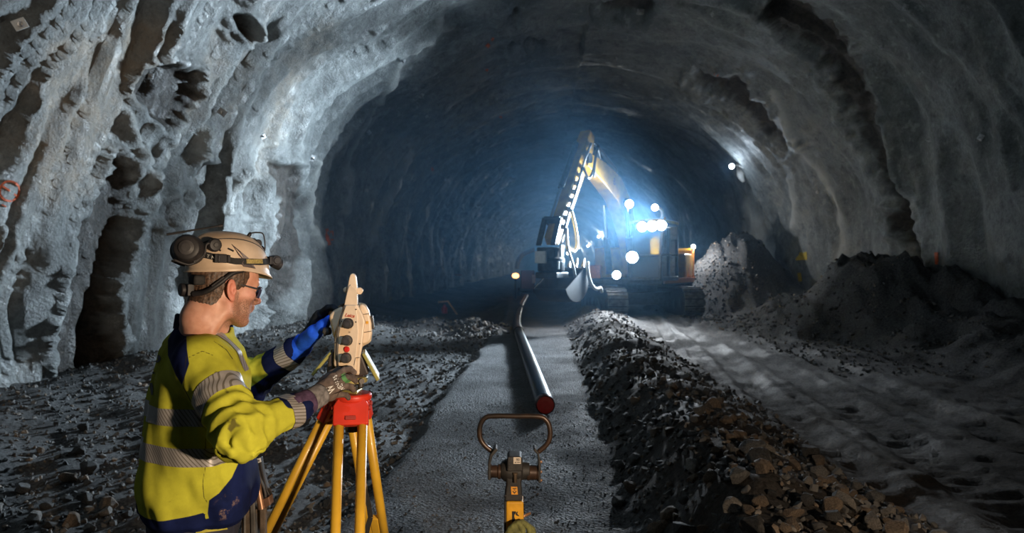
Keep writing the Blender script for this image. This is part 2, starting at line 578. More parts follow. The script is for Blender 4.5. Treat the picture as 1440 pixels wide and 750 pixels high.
disp = 0.30 * big + (0.17 + 0.03 * leftw) * ridge + (0.07 + 0.09 * leftw) * ridge2 + (0.016 + 0.014 * leftw) * n3 + (0.012 + 0.03 * leftw) * np.clip(1 - np.abs(fbm((wy + lean) / 0.24, arc / 3.2, 2.3, 2, 67)) * 2.4, 0, 1) + (0.03 + 0.07 * leftw) * np.clip(1 - np.abs(fbm((wy + lean) / 0.42, arc / 5.0, 6.3, 2, 57)) * 2.6, 0, 1) ** 2
disp = disp - 0.15 - np.where(UU > PI - 0.25, 0.25 * sstep(PI - 0.25, PI + 0.3, UU) * (n2 + 0.3), 0)
YYs = np.maximum(YY, 0.5)
ppx = bx / YYs * FPX + 720; ppy = 375 - (bz - H) / YYs * FPX
vis = YY > 3
shadem = np.zeros(YY.shape); tanm = np.zeros(YY.shape); palem = np.zeros(YY.shape)
jit = 7 * fbm(ppx / 14, ppy / 22, 0.5, 3, 77)
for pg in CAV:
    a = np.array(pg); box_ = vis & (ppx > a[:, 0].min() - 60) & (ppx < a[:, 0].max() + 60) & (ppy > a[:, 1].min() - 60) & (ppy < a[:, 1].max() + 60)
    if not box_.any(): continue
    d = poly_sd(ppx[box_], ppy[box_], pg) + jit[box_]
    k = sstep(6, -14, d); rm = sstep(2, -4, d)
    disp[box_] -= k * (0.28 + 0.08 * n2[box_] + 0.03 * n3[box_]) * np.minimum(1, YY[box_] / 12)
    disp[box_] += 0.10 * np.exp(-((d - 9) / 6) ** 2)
    shadem[box_] = np.maximum(shadem[box_], rm)  # hollows darkened in the colour, standing in for their shade
for pg in TAN:
    a = np.array(pg); box_ = vis & (ppx > a[:, 0].min() - 60) & (ppx < a[:, 0].max() + 60) & (ppy > a[:, 1].min() - 60) & (ppy < a[:, 1].max() + 60)
    d = poly_sd(ppx[box_], ppy[box_], pg) + 2 * jit[box_]
    tanm[box_] = np.maximum(tanm[box_], sstep(24, -26, d))
for pg, w, amt in STREAK:  # pale mineral ridges; wet glints on the right wall are put into the colour
    a = np.array(pg); box_ = vis & (ppx > a[:, 0].min() - 40) & (ppx < a[:, 0].max() + 40) & (ppy > a[:, 1].min() - 40) & (ppy < a[:, 1].max() + 40)
    d = line_d(ppx[box_], ppy[box_], pg) + 0.25 * jit[box_]
    k = np.exp(-np.maximum(d, 0) ** 2 / (w * w))
    disp[box_] += 0.13 * k
    palem[box_] = np.maximum(palem[box_], amt * np.exp(-(np.maximum(d, 0) / (w * 0.8)) ** 2))
bx2 = bx + nx * disp; bz2 = bz + nz * disp
TV = np.stack([bx2, YY, bz2], -1)


def strip_mesh(name, i0, i1):
    V_ = TV[i0:i1]; n, k = V_.shape[:2]
    ii = np.arange(n * k).reshape(n, k)
    F = np.stack([ii[:-1, :-1], ii[:-1, 1:], ii[1:, 1:], ii[1:, :-1]], -1).reshape(-1, 4)
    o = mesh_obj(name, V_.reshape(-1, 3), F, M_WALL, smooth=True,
                 attrs={'rock': shadem[i0:i1].ravel(), 'tan': tanm[i0:i1].ravel(), 'pale': palem[i0:i1].ravel()})  # first mask carries the painted shade of the hollows
    return tag(o, kind='structure')


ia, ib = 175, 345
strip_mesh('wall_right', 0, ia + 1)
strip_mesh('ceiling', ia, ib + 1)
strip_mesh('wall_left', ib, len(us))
ii = np.arange(TV.shape[0] * TV.shape[1]).reshape(TV.shape[:2])
TF = np.stack([ii[:-1, :-1], ii[:-1, 1:], ii[1:, 1:], ii[1:, :-1]], -1).reshape(-1, 4)
WALL_BVH = BVHTree.FromPolygons(TV.reshape(-1, 3).tolist(), TF.tolist())
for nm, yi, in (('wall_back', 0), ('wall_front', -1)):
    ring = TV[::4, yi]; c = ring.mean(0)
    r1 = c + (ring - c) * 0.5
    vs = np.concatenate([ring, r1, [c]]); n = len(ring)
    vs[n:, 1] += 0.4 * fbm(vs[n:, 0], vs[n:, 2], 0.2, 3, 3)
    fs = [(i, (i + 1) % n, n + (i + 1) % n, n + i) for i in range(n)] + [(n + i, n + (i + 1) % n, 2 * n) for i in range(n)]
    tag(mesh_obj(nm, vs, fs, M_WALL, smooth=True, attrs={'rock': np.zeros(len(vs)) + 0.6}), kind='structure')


# ================================================================== GROUND
def floor_h(x, y, fine=True):
    x = np.asarray(x, float); y = np.asarray(y, float)
    xr = x - AX * y + 0.06 * fbm(y / 1.5, x / 1.5, 0.1, 2, 71)
    n1 = fbm(x / 0.8, y / 0.8, 0.0, 4, 51); n2 = fbm(x / 0.22, y / 0.22, 0.5, 3, 61)
    path = sstep(-1.42, -1.24, xr) * sstep(0.72, 0.5, xr)
    z = 0 * x
    left = sstep(-1.24, -1.5, xr)
    z = z + left * (-0.11 + 0.07 * sstep(-1.7, -3.0, xr) + 0.38 * sstep(-3.4, -6.2, xr)) + left * (0.06 * n1 + 0.028 * n2)
    cr = 1.25 + 0.018 * (y - 5) + 0.1 * fbm(y / 1.3, 0.2, 0.1, 2, 81)
    bh = (0.46 - 0.10 * sstep(6, 14, y)) * (1 + 0.25 * fbm(y / 0.9, 3.2, 0, 2, 91))
    road = 0.2
    up = sstep(0.5, 1.0, (xr - 0.5) / np.maximum(cr - 0.5, 0.1) * 0.5 + 0.5)
    dn = sstep(0.0, 1.3, xr - cr)
    prof = np.where(xr < cr, bh * up, road + (bh - road) * (1 - dn))
    right = sstep(0.5, 0.62, xr)
    inroad = sstep(cr + 0.4, cr + 1.2, xr)
    rough = (0.055 * n1 + 0.035 * n2) * (1 - inroad) + (0.030 * n1 + 0.022 * n2) * inroad
    z = z + right * (prof + rough)
    s = x - 0.13 * y
    for c, w, dpt in ((1.95, 0.2, 0.05), (2.55, 0.22, 0.045), (3.6, 0.25, 0.06), (5.0, 0.3, 0.05), (1.35, 0.12, 0.035)):
        d = (s - c + 0.1 * np.sin(y * 0.35 + c * 3)) / w
        k = np.exp(-d ** 4) * inroad
        z = z - dpt * k + 0.02 * np.exp(-(np.abs(d) - 1.3) ** 2 / 0.1) * inroad
        z = z + k * 0.005 * np.sign(np.sin(y * 2 * PI / 0.19 + d)) * sstep(14, 7, y)
    wallr = sstep(5.6, 7.6, xr) * 0.5 * (1 + 0.6 * n1)
    z = z + wallr
    for (hx, hy, rr, ry, hh) in ((7.7, 16.5, 2.3, 2.5, 1.25), (9.0, 15.0, 2.4, 3.2, 0.75), (6.9, 24.8, 2.5, 2.6, 1.6), (8.4, 25.5, 2.4, 3.5, 1.5), (-1.0, 19.3, 0.75, 1.3, 0.42), (-2.2, 20.0, 1.2, 2.0, 0.3), (-0.2, 26.5, 1.2, 2.0, 0.5), (-3.4, 16.5, 1.6, 4.0, 0.3), (-4.9, 10.0, 1.1, 2.0, 0.22)):
        d = np.hypot((x - hx) / rr, (y - hy) / ry) * (1 + 0.12 * n1)
        z = z + hh * np.maximum(0, 1 - d) ** 0.9 * (1 + 0.08 * n1 + 0.06 * n2)
    z = z + path * (0.012 * n1 + 0.004 * n2)
    return z


gy = [-7.0, -5.0, -3.0, -1.0, 0.5]
while gy[-1] < 288: gy.append(gy[-1] + max(0.028, 0.0105 * gy[-1]))
gy = np.array(gy)
gxr = np.concatenate([np.arange(-8.6, -3.0, 0.06), np.arange(-3.0, 3.2, 0.032), np.arange(3.2, 10.4, 0.06)])
GX, GY = np.meshgrid(gxr, gy, indexing='ij'); GX = GX + AX * GY
GZ = floor_h(GX, GY)
xr = GX - AX * GY
pathm = sstep(-1.42, -1.24, xr) * sstep(0.78, 0.55, xr)
brn = sstep(0.55, 0.8, xr) * sstep(11, 4.5, GY + 0.8 * fbm(GX, GY, 0, 2, 9)) * (0.75 + 0.5 * fbm(GX / 0.7, GY / 0.7, 0, 2, 19)) + 0.6 * sstep(0.2, 0.5, fbm(GX / 0.9 + 7, GY / 2.2, 0, 3, 29)) * sstep(1.8, 2.5, xr) * sstep(9, 5, GY)
FVv = np.stack([GX, GY, GZ], -1)
ii = np.arange(GX.size).reshape(GX.shape)
FF = np.stack([ii[:-1, :-1], ii[1:, :-1], ii[1:, 1:], ii[:-1, 1:]], -1).reshape(-1, 4)
tag(mesh_obj('floor', FVv.reshape(-1, 3), FF, M_GROUND, smooth=True, attrs={'path': pathm.ravel(), 'brown': np.clip(brn, 0, 1).ravel()}), kind='structure')
FLOOR_BVH = BVHTree.FromPolygons(FVv.reshape(-1, 3).tolist(), FF.tolist())
CAM = Vector((0, 0, H))


def cast(bvh, px, py):
    d = Vector(P(px, py, 1.0)) - CAM
    hit = bvh.ray_cast(CAM, d.normalized())
    return (np.array(hit[0]), np.array(hit[1])) if hit[0] is not None else (None, None)


def ground(x, y):
    h = FLOOR_BVH.ray_cast(Vector((x, y, 6)), Vector((0, 0, -1)))
    return h[0].z if h[0] is not None else float(floor_h(x, y))


# ================================================================== ROCKS
def hull_rock(seed, n=22, sub=False):
    r = np.random.default_rng(seed)
    p = r.normal(size=(n, 3)); p /= np.linalg.norm(p, axis=1)[:, None]
    p *= r.uniform(0.75, 1.05, (n, 1)); p *= np.array([1.0, r.uniform(0.65, 0.9), r.uniform(0.5, 0.75)])
    bm = bmesh.new()
    for q in p: bm.verts.new(q)
    bmesh.ops.convex_hull(bm, input=bm.verts)
    for v in [v for v in bm.verts if not v.link_faces]: bm.verts.remove(v)
    bmesh.ops.recalc_face_normals(bm, faces=bm.faces)
    if sub:
        bmesh.ops.dissolve_limit(bm, angle_limit=0.35, verts=bm.verts, edges=bm.edges)
        bmesh.ops.bevel(bm, geom=list(bm.edges), offset=0.04, segments=1, affect='EDGES', profile=0.6)
        bmesh.ops.triangulate(bm, faces=bm.faces)
        for v in bm.verts:
            q = v.co
            v.co += v.normal * 0.05 * float(fbm(q.x * 2.2 + seed, q.y * 2.2, q.z * 2.2, 2, 5))
    bm.verts.index_update()
    vs = np.array([v.co for v in bm.verts]); fs = [tuple(v.index for v in f.verts) for f in bm.faces]
    bm.free()
    return vs, fs


ROCK_ME = []
for k in range(10):
    vs, fs = hull_rock(100 + k, 24, True)
    for mi in range(4):
        me = bpy.data.meshes.new('rock'); me.from_pydata(vs.tolist(), [], fs); me.materials.append(M_ROCKS[mi])
        me.update()
        ROCK_ME.append(me)
SMALL = [hull_rock(300 + k, 12) for k in range(10)]


def rand_rot(r):
    q = r.normal(size=4); q /= np.linalg.norm(q); a, b, c, d = q
    return np.array([[1 - 2 * (c * c + d * d), 2 * (b * c - a * d), 2 * (b * d + a * c)], [2 * (b * c + a * d), 1 - 2 * (b * b + d * d), 2 * (c * d - a * b)], [2 * (b * d - a * c), 2 * (c * d + a * b), 1 - 2 * (b * b + c * c)]])


def scatter(name, spots, label, cat, mats, loc):
    """loose stones nobody could count: one mesh"""
    vs, fs, fm, n = [], [], [], 0
    for (x, y, z, s) in spots:
        sv, sf = SMALL[rng.integers(len(SMALL))]
        R_ = rand_rot(rng)
        vs.append((sv * s) @ R_.T + np.array([x, y, z]))
        fs += [tuple(i + n for i in f) for f in sf]; fm += [int(rng.choice(len(mats), p=[0.5, 0.1, 0.1, 0.3]))] * len(sf); n += len(sv)
    return tag(mesh_obj(name, np.concatenate(vs), fs, mats, fmat=fm, loc=loc), label, cat, kind='stuff')


def spots(n, xr0, xr1, y0, y1, s0, s1, per_y=0.0):
    out = []
    for _ in range(n):
        y = y0 * (y1 / y0) ** rng.random(); x = rng.uniform(xr0, xr1) + AX * y
        s = rng.uniform(s0, s1) * (1 + per_y * y) * (0.6 + 0.8 * rng.random() ** 2)
        z = ground(x, y)
        if WALL_BVH.find_nearest(Vector((x, y, z)))[3] < s: continue
        out.append((x, y, z + s * 0.15, s))
    return out


pile = [(x, y, ground(x, y) + 0.03, s_) for x, y, s_ in zip(rng.normal(-1.0, 0.42, 260), rng.normal(19.2, 0.8, 260), rng.uniform(0.05, 0.13, 260))]
scatter('wall_rubble', pile + spots(9500, -6.3, -1.35, 4.2, 22, 0.014, 0.030, 0.055), 'grey loose rubble strewn between the left wall and the gravel path', 'rubble', M_ROCKS, (-4, 8, 0))
scatter('berm_rubble', spots(3000, 0.6, 2.3, 2.9, 20, 0.016, 0.032, 0.05), 'small broken stones covering the spoil ridge beside the gravel path', 'rubble', M_ROCKS, (1.6, 6, 0.2))
pile2 = [(x, y, ground(x, y) - 0.01, s_) for x, y, s_ in zip(rng.normal(6.6, 0.9, 800), rng.normal(24.0, 0.9, 800), rng.uniform(0.02, 0.075, 800))]
scatter('heap_rubble', pile2 + spots(1500, 4.2, 7.6, 10, 27, 0.012, 0.026, 0.09), 'dark rubble along the foot of the right wall', 'rubble', M_ROCKS, (7, 14, 0.3))
gs = [(x, y, z - s * 0.1, s) for x, y, z, s in spots(4200, -1.3, 0.6, 2.7, 9, 0.004, 0.010, 0.05)]
scatter('path_gravel', gs, 'fine grey gravel covering the straight path below the pipe', 'gravel', M_ROCKS, (0, 5, 0))

MAJOR = [  # px, py, radius px, material, label
    (973, 655, 17, 2, 'tall pale rounded rock standing highest on the near end of the spoil ridge'),
    (998, 671, 16, 1, 'round brown rock just below the tall pale rock on the ridge'),
    (1030, 711, 17, 2, 'large pale rock sitting lowest on the right slope of the near ridge'),
    (888, 685, 13, 1, 'yellowish rock alone on the left flank of the near ridge'),
    (942, 722, 15, 1, 'flat brown rock on the left flank below the round brown rock'),
    (925, 742, 15, 1, 'wide brown rock at the bottom edge of the spoil ridge'),
    (870, 705, 15, 0, 'grey slab of rock at the foot of the ridge where it meets the path'),
    (1009, 634, 9, 1, 'small orange brown rock near the crest behind the tall pale rock'),
    (1068, 704, 12, 1, 'angular brown rock right of the large pale rock on the ridge'),
    (962, 703, 12, 3, 'dark pointed rock between the brown rocks on the ridge'),
    (987, 744, 11, 1, 'brown rock cut by the frame bottom on the ridge'),
    (870, 655, 13, 0, 'grey blocky rock on the lower left flank of the ridge close to the path'),
    (893, 645, 11, 0, 'grey upright rock on the left flank above the yellowish rock'),
    (150, 709, 15, 1, 'large reddish brown rock on the rubble behind the surveyor'),
    (95, 671, 13, 1, 'flat brown rock lying farther back on the rubble near the left wall'),
    (100, 731, 15, 1, 'brown slab of rock low on the rubble at the left'),
    (128, 742, 11, 2, 'small rounded orange brown rock at the bottom of the rubble'),
    (118, 700, 12, 0, 'grey pointed rock beside the large reddish brown rock'),
    (183, 676, 7, 2, 'small whitish rock close to the back of the surveyor'),
    (68, 738, 13, 3, 'dark grey rock at the bottom left of the rubble')]
ROCKS_AT = []


def put_rock(p, r, mi, label, group=None, sink=0.0):
    o = bpy.data.objects.new('rock', ROCK_ME[int(rng.integers(10)) * 4 + mi]); COL.objects.link(o)
    o.location = (p[0], p[1], p[2] + r * (0.42 - sink)); o.scale = (r, r, r)
    o.rotation_euler = (rng.uniform(-0.5, 0.5), rng.uniform(-0.5, 0.5), rng.uniform(0, 6.28))
    tag(o, label, 'rock', group)
    ROCKS_AT.append((p[0], p[1], r))


for px, py, r, mi, lab in MAJOR:
    q, _ = cast(FLOOR_BVH, px, py + r * 0.5)
    put_rock(q, r / FPX * q[1] * 1.12, mi, lab)


def free(x, y, r):
    return all((x - a) ** 2 + (y - b) ** 2 > (0.85 * (r + c)) ** 2 for a, b, c in ROCKS_AT)


def field(n, xr0, xr1, y0, y1, r0, r1, weights, label, group, bias=1.0):
    k = 0
    for _ in range(n * 6):
        if k >= n: break
        y = y0 + (y1 - y0) * rng.random() ** bias; x = rng.uniform(xr0, xr1) + AX * y
        r = r0 + (r1 - r0) * rng.random() ** 2.2
        if not free(x, y, r): continue
        put_rock((x, y, ground(x, y)), r, int(rng.choice(4, p=weights)), label, group); k += 1


field(150, 0.68, 2.0, 3.0, 6.2, 0.035, 0.10, [0.3, 0.4, 0.12, 0.18], 'smaller broken rock, one of many in the loose spoil ridge beside the path', 'broken rocks on the spoil ridge', 1.2)
field(50, 0.62, 1.7, 6.2, 11, 0.05, 0.11, [0.4, 0.2, 0.1, 0.3], 'dark broken rock on the farther part of the spoil ridge', 'broken rocks farther along the spoil ridge')
field(70, -4.6, -1.5, 4.4, 7.5, 0.04, 0.10, [0.45, 0.15, 0.1, 0.3], 'smaller broken rock, one of many in the rubble beside the left wall', 'broken rocks beside the left wall')
# ================================================================== EXCAVATOR AND THE FAR THINGS
M_YEL = mat('excavator_yellow', (0.52, 0.26, 0.012), 0.45, var=0.25, scale=4, bump=0.15, bscale=12)
M_DKMET = mat('dark_metal', (0.035, 0.036, 0.04), 0.45, 0.3, var=0.4, scale=12, bump=0.2)
M_TRACK = mat('track_steel', (0.13, 0.125, 0.12), 0.5, 0.4, var=0.4, scale=8, bump=0.5, bscale=20)
M_TBUCK = mat('bucket_steel', (0.016, 0.016, 0.018), 0.7, var=0.4, scale=5, bump=0.3)
M_GLASS = mat('cab_glass', (0.02, 0.03, 0.04), 0.05, var=0.1, spec=0.8)
M_HOSE = mat('white_hose', (0.75, 0.75, 0.73), 0.45, var=0.1)
M_RUBB = mat('black_rubber', (0.02, 0.02, 0.022), 0.5, var=0.2)
M_ORANGE = mat('orange_paint', (0.65, 0.2, 0.03), 0.5, var=0.15)
M_CHROME = mat('chrome_rod', (0.65, 0.66, 0.68), 0.18, 1.0, var=0.05)
M_LAMP = mat('lit_lamp', (0.9, 0.9, 0.9), 0.3, emit=(0.88, 0.94, 1.0), estr=60)
M_LAMP2 = mat('lit_small_lamp', (0.9, 0.9, 0.9), 0.3, emit=(0.9, 0.95, 1.0), estr=25)
M_REDLAMP = mat('lit_orange_lamp', (0.9, 0.3, 0.1), 0.3, emit=(1.0, 0.42, 0.16), estr=5)
M_REDP = mat('red_paint', (0.55, 0.03, 0.02), 0.5, var=0.2)
M_WHITE = mat('white_paint', (0.72, 0.71, 0.68), 0.5, var=0.1)

CX = V(4.1, 23.3, 0.2)
HD = nrm(V(-0.5, -0.87, 0)); LD = V(0.87, -0.5, 0); UP = V(0, 0, 1)
EX = thing('excavator', CX, 'yellow tracked excavator with glaring work lamps in the middle of the tunnel', 'excavator')


def E(f, l, z):
    return CX * V(1, 1, 0) + HD * f + LD * l + UP * z


EAX = (HD, LD, UP)
# undercarriage: faces the camera, turned a little to the right
UD = nrm(V(0.10, -1.0, 0)); US = V(1.0, 0.10, 0)


def U(f, s, z): return CX * V(1, 1, 0) + UD * f + US * s + UP * z


MB().box(U(0, 0, 0.72), (2.4, 1.5, 0.4), (UD, US, UP)).lathe(U(0, 0, 0.9), (0, 0, 1), [(0.65, 0), (0.65, 0.25)], 32).build('undercarriage', M_DKMET, EX, bev=0.03)
for sd in (-1, 1):
    c = 1.17 * sd; L2, r = 1.72, 0.40
    prof = []
    for k in range(17):
        a = -PI / 2 + PI * k / 16; prof.append((L2 + r * math.cos(a), 0.2 + 0.42 + r * math.sin(a)))
    for k in range(17):
        a = PI / 2 + PI * k / 16; prof.append((-L2 + r * math.cos(a), 0.2 + 0.42 + r * math.sin(a)))
    tk = MB().prism([U(f, c - 0.29, z) for f, z in prof], US * 0.58).build('track', M_RUBB, EX, bev=0.02)
    # steel shoes around the belt
    sh = MB(); per = []
    pts = [V(f, z) for f, z in prof]; pts.append(pts[0])
    seg = [np.linalg.norm(b - a) for a, b in zip(pts[:-1], pts[1:])]; tot = sum(seg); n = 44
    for q in range(n):
        d = tot * q / n; i = 0
        while d > seg[i]: d -= seg[i]; i += 1
        p = pts[i] + (pts[i + 1] - pts[i]) * d / seg[i]; t = nrm(pts[i + 1] - pts[i]); nn = V(t[1], -t[0])
        o = p + nn * 0.03
        T3 = UD * t[0] + UP * t[1]; N3 = UD * nn[0] + UP * nn[1]
        sh.box(U(o[0], c, o[1]), (0.19, 0.62, 0.035), (T3, US, N3)); sh.box(U(o[0], c, o[1]) + N3 * 0.03, (0.03, 0.62, 0.03), (T3, US, N3))
    sh.build('track_shoes', M_TRACK, tk)
    wh = MB()
    for f in np.linspace(-1.7, 1.7, 7):
        wh.lathe(U(f, c - 0.31, 0.55 if abs(f) < 1.6 else 0.62), US, [(0.05, 0), (0.16, 0.01), (0.17, 0.05), (0.17, 0.57), (0.16, 0.61), (0.05, 0.62)], 20)
    wh.build('track_rollers', M_DKMET, tk)
# upper structure
MB().prism([E(f, l, 1.15) for f, l in ((1.55, -1.3), (1.55, 1.35), (-1.9, 1.35), (-2.5, 0.9), (-2.5, -0.9), (-1.9, -1.3))], UP * 0.2).build('slewing_deck', M_DKMET, EX, bev=0.04)
MB().prism([E(f, 1.36, 1.2) for f in (1.5,)] + [E(1.5, 1.40, 1.2), E(-1.9, 1.40, 1.2), E(-1.9, 1.36, 1.2)], UP * 0.16).build('side_rail', M_ORANGE, EX)
hb = MB().box(E(-0.7, -0.75, 1.85), (2.4, 1.1, 1.0), EAX).box(E(-1.4, 0.75, 1.75), (1.0, 1.15, 0.8), EAX).build('engine_house', M_YEL, EX, bev=0.06)
MB().box(E(-0.7, -1.31, 1.85), (1.6, 0.03, 0.6), EAX).build('grille', M_DKMET, hb)
MB().prism([E(f, l, 1.3) for f, l in ((-1.9, -1.3), (-1.9, 1.3), (-2.45, 1.15), (-2.75, 0.6), (-2.75, -0.6), (-2.45, -1.15))], UP * 1.05).build('counterweight', M_YEL, EX, bev=0.1)
# cab
cf = MB()
f0, f1, l0, l1, z0, z1 = 0.15, 1.75, 0.42, 1.36, 1.35, 3.0
for f, l in ((f0, l0), (f0, l1), (1.0, l1)):
    cf.beam(E(f, l, z0), E(f, l, z1), 0.09, 0.09, HD)
for l in (l0, l1):
    cf.beam(E(f1, l, z0), E(f1, l, z0 + 0.7), 0.09, 0.09, HD); cf.beam(E(f1, l, z0 + 0.7), E(f1 - 0.25, l, z1), 0.09, 0.09, HD)
    cf.beam(E(f0, l, z1), E(f1 - 0.2, l, z1), 0.1, 0.1); cf.beam(E(f0, l, z0), E(f1, l, z0), 0.12, 0.12); cf.beam(E(f0, l, z0 + 0.72), E(f1, l, z0 + 0.72), 0.05, 0.05)
for f, z in ((f1, z0), (f1, z0 + 0.7), (f1 - 0.25, z1), (f0, z1), (f0, z0)):
    cf.beam(E(f, l0, z), E(f, l1, z), 0.08, 0.08)
CAB = cf.build('cab_frame', M_DKMET, EX, bev=0.015)
MB().box(E(0.85, 0.89, 3.08), (1.6, 1.05, 0.12), EAX).build('cab_roof', M_YEL, EX, bev=0.04)
gl = MB()
gl.prism([E(f1, l0, z0), E(f1, l1, z0), E(f1, l1, z0 + 0.7), E(f1, l0, z0 + 0.7)], HD * -0.02)
gl.prism([E(f1, l0, z0 + 0.7), E(f1, l1, z0 + 0.7), E(f1 - 0.25, l1, z1), E(f1 - 0.25, l0, z1)], HD * -0.02)
gl.prism([E(f0, l1, z0), E(f1, l1, z0), E(f1, l1, z0 + .7), E(f1 - .25, l1, z1), E(f0, l1, z1)], LD * -0.02)
gl.prism([E(f0, l0, z0), E(f1, l0, z0), E(f1, l0, z0 + .7), E(f1 - .25, l0, z1), E(f0, l0, z1)], LD * 0.02)
gl.build('cab_window', M_GLASS, CAB)
# handrail post at the rear corner
rp = MB().beam(E(-1.85, 1.3, 1.3), E(-1.95, 1.3, 2.45), 0.10, 0.10, HD, 0.05, 0.05).beam(E(-1.2, 1.3, 1.3), E(-1.9, 1.3, 2.35), 0.06, 0.06).build('handrail', M_ORANGE, EX)
# boom: box section along foot, bend, tip
bl = [(0.45, 1.55, 0.42, 0.40), (0.95, 2.75, 0.62, 0.42), (1.45, 3.55, 0.80, 0.44), (2.1, 4.05, 0.78, 0.42), (3.2, 4.42, 0.62, 0.38), (4.35, 4.68, 0.38, 0.34)]
bm_ = MB(); rings = []
for i, (f, z, h, w_) in enumerate(bl):
    a = bl[max(i - 1, 0)]; b = bl[min(i + 1, len(bl) - 1)]
    t = nrm(V(b[0] - a[0], b[1] - a[1])); n_ = V(-t[1], t[0])
    rings.append([E(f + n_[0] * s * h / 2, l * w_ / 2, z + n_[1] * s * h / 2) for s, l in ((-1, -1), (-1, 1), (1, 1), (1, -1))])
vs = [p for r_ in rings for p in r_]
fs = [(0, 1, 2, 3), tuple(len(vs) - 4 + k for k in (3, 2, 1, 0))] + [(i * 4 + k, i * 4 + (k + 1) % 4, (i + 1) * 4 + (k + 1) % 4, (i + 1) * 4 + k) for i in range(len(rings) - 1) for k in range(4)]
BOOM = bm_.add(vs, fs).build('boom', M_YEL, EX, bev=0.02)
MB().lathe(E(4.35, -0.25, 4.68), LD, [(0.14, 0), (0.14, 0.5)], 20).lathe(E(1.7, -0.3, 3.7), LD, [(0.1, 0), (0.1, 0.6)], 20).build('boom_pin', M_DKMET, BOOM)
text_obj('boom_lettering', 'B', BOOM, E(2.55, 0.222, 4.22), -HD - UP * 0.22, UP, 0.3, M_DKMET)
for l in (-0.36, 0.36):
    cy_ = MB().tube([E(1.5, l, 1.5), E(1.75, l, 2.6)], 0.10, 16).build('boom_cylinder', M_DKMET, EX)
    MB().tube([E(1.75, l, 2.6), E(1.95, l, 3.6)], 0.055, 12).build('cylinder_rod', M_CHROME, cy_)
cy_ = MB().tube([E(1.9, 0, 4.62), E(3.4, 0, 5.15)], 0.09, 16).build('stick_cylinder', M_DKMET, EX)
MB().tube([E(3.4, 0, 5.15), E(4.0, 0, 5.42)], 0.05, 12).build('cylinder_rod', M_CHROME, cy_)
# stick
sp = [(3.85, 5.35), (4.15, 5.5), (4.75, 4.75), (6.35, 2.45), (6.2, 2.25), (5.95, 2.35), (4.35, 4.45), (4.15, 4.55), (3.95, 4.95)]
STK = MB().prism([E(f, -0.16, z) for f, z in sp], LD * 0.32).build('stick', M_YEL, EX, bev=0.025)
cy_ = MB().tube([E(4.75, 0, 5.05), E(5.7, 0, 3.75)], 0.075, 14).build('bucket_cylinder', M_DKMET, EX)
MB().tube([E(5.7, 0, 3.75), E(6.25, 0, 2.95)], 0.045, 12).build('cylinder_rod', M_CHROME, cy_)
MB().beam(E(6.2, -0.2, 2.95), E(6.55, -0.2, 2.25), 0.06, 0.14, LD).beam(E(6.2, 0.2, 2.95), E(6.55, 0.2, 2.25), 0.06, 0.14, LD).beam(E(5.9, 0, 2.75), E(6.25, 0, 2.95), 0.44, 0.1, UP).build('bucket_link', M_DKMET, EX, bev=0.01)
tr = MB().box(E(6.3, 0, 2.05), (0.55, 0.5, 0.30), EAX).lathe(E(6.25, 0, 1.55), (0, 0, 1), [(0.2, 0), (0.34, 0.05), (0.34, 0.3), (0.25, 0.38)], 24).box(E(6.2, 0, 1.5), (0.7, 0.6, 0.16), EAX).build('tiltrotator', M_DKMET, EX, bev=0.03)
MB().box(E(6.62, -0.1, 1.95), (0.08, 0.3, 0.3), EAX).box(E(6.3, 0.28, 1.75), (0.3, 0.06, 0.2), EAX).box(E(6.25, 0.3, 2.1), (0.2, 0.06, 0.3), EAX).build('grip_plate', M_WHITE, tr, bev=0.01)
# bucket: curved shell with teeth, curled in under the stick
bk = []
for k in range(13):
    a = math.radians(20 + 205 * k / 12); bk.append((5.72 + 0.62 * math.cos(a) * 1.15, 1.05 - 0.52 * math.sin(a) + 0.28))
inn = [(5.72 + (f - 5.72) * 0.9, 1.3 + (z - 1.3) * 0.9) for f, z in bk]
shell = bk + inn[::-1]
BK = MB().prism([E(f, -0.45, z) for f, z in shell], LD * 0.9).prism([E(f, -0.47, z) for f, z in bk], LD * 0.04).prism([E(f, 0.43, z) for f, z in bk], LD * 0.04).build('bucket', M_TBUCK, EX, bev=0.01)
tt = MB()
for l in np.linspace(-0.4, 0.4, 5): tt.beam(E(bk[-1][0], l, bk[-1][1]), E(bk[-1][0] - 0.12, l, bk[-1][1] + 0.24), 0.1, 0.07, LD, 0.05, 0.02)
tt.build('bucket_teeth', M_TRACK, BK)
# hoses
hz_ = [[(4.2, .2, 5.1), (4.75, .24, 4.55), (5.2, .22, 3.75), (5.7, .22, 3.1), (6.0, .24, 2.6), (6.3, .3, 2.3)],
       [(4.0, .26, 4.9), (4.35, .3, 4.3), (4.7, .32, 4.1), (4.9, .26, 4.35), (5.0, .22, 4.1), (5.5, .22, 3.3)],
       [(5.6, .24, 3.2), (5.45, .3, 2.7), (5.4, .32, 2.3), (5.65, .34, 2.1), (5.95, .3, 2.2)],
       [(5.9, .26, 2.7), (6.0, .34, 2.2), (5.85, .4, 1.8), (5.7, .4, 1.5), (5.6, .36, 1.35)],
       [(3.7, .24, 4.75), (4.1, .34, 4.95), (4.3, .36, 4.6), (4.25, .3, 4.2), (4.05, .24, 4.35)]]
for k, h in enumerate(hz_):
    MB().tube([E(*p) for p in h], 0.035 if k != 2 else 0.042, 8, smoothn=5).build('hydraulic_hose', M_HOSE if k in (0, 2, 3) else M_RUBB, EX, smooth=True)
for q in np.linspace(0.1, 0.85, 8):
    f = 4.75 + (6.3 - 4.75) * q; z = 4.7 + (2.5 - 4.7) * q
    MB().box(E(f - 0.12, 0.19, z - 0.1), (0.1, 0.06, 0.13), EAX).build('hose_clamp', M_WHITE, STK, bev=0.008)
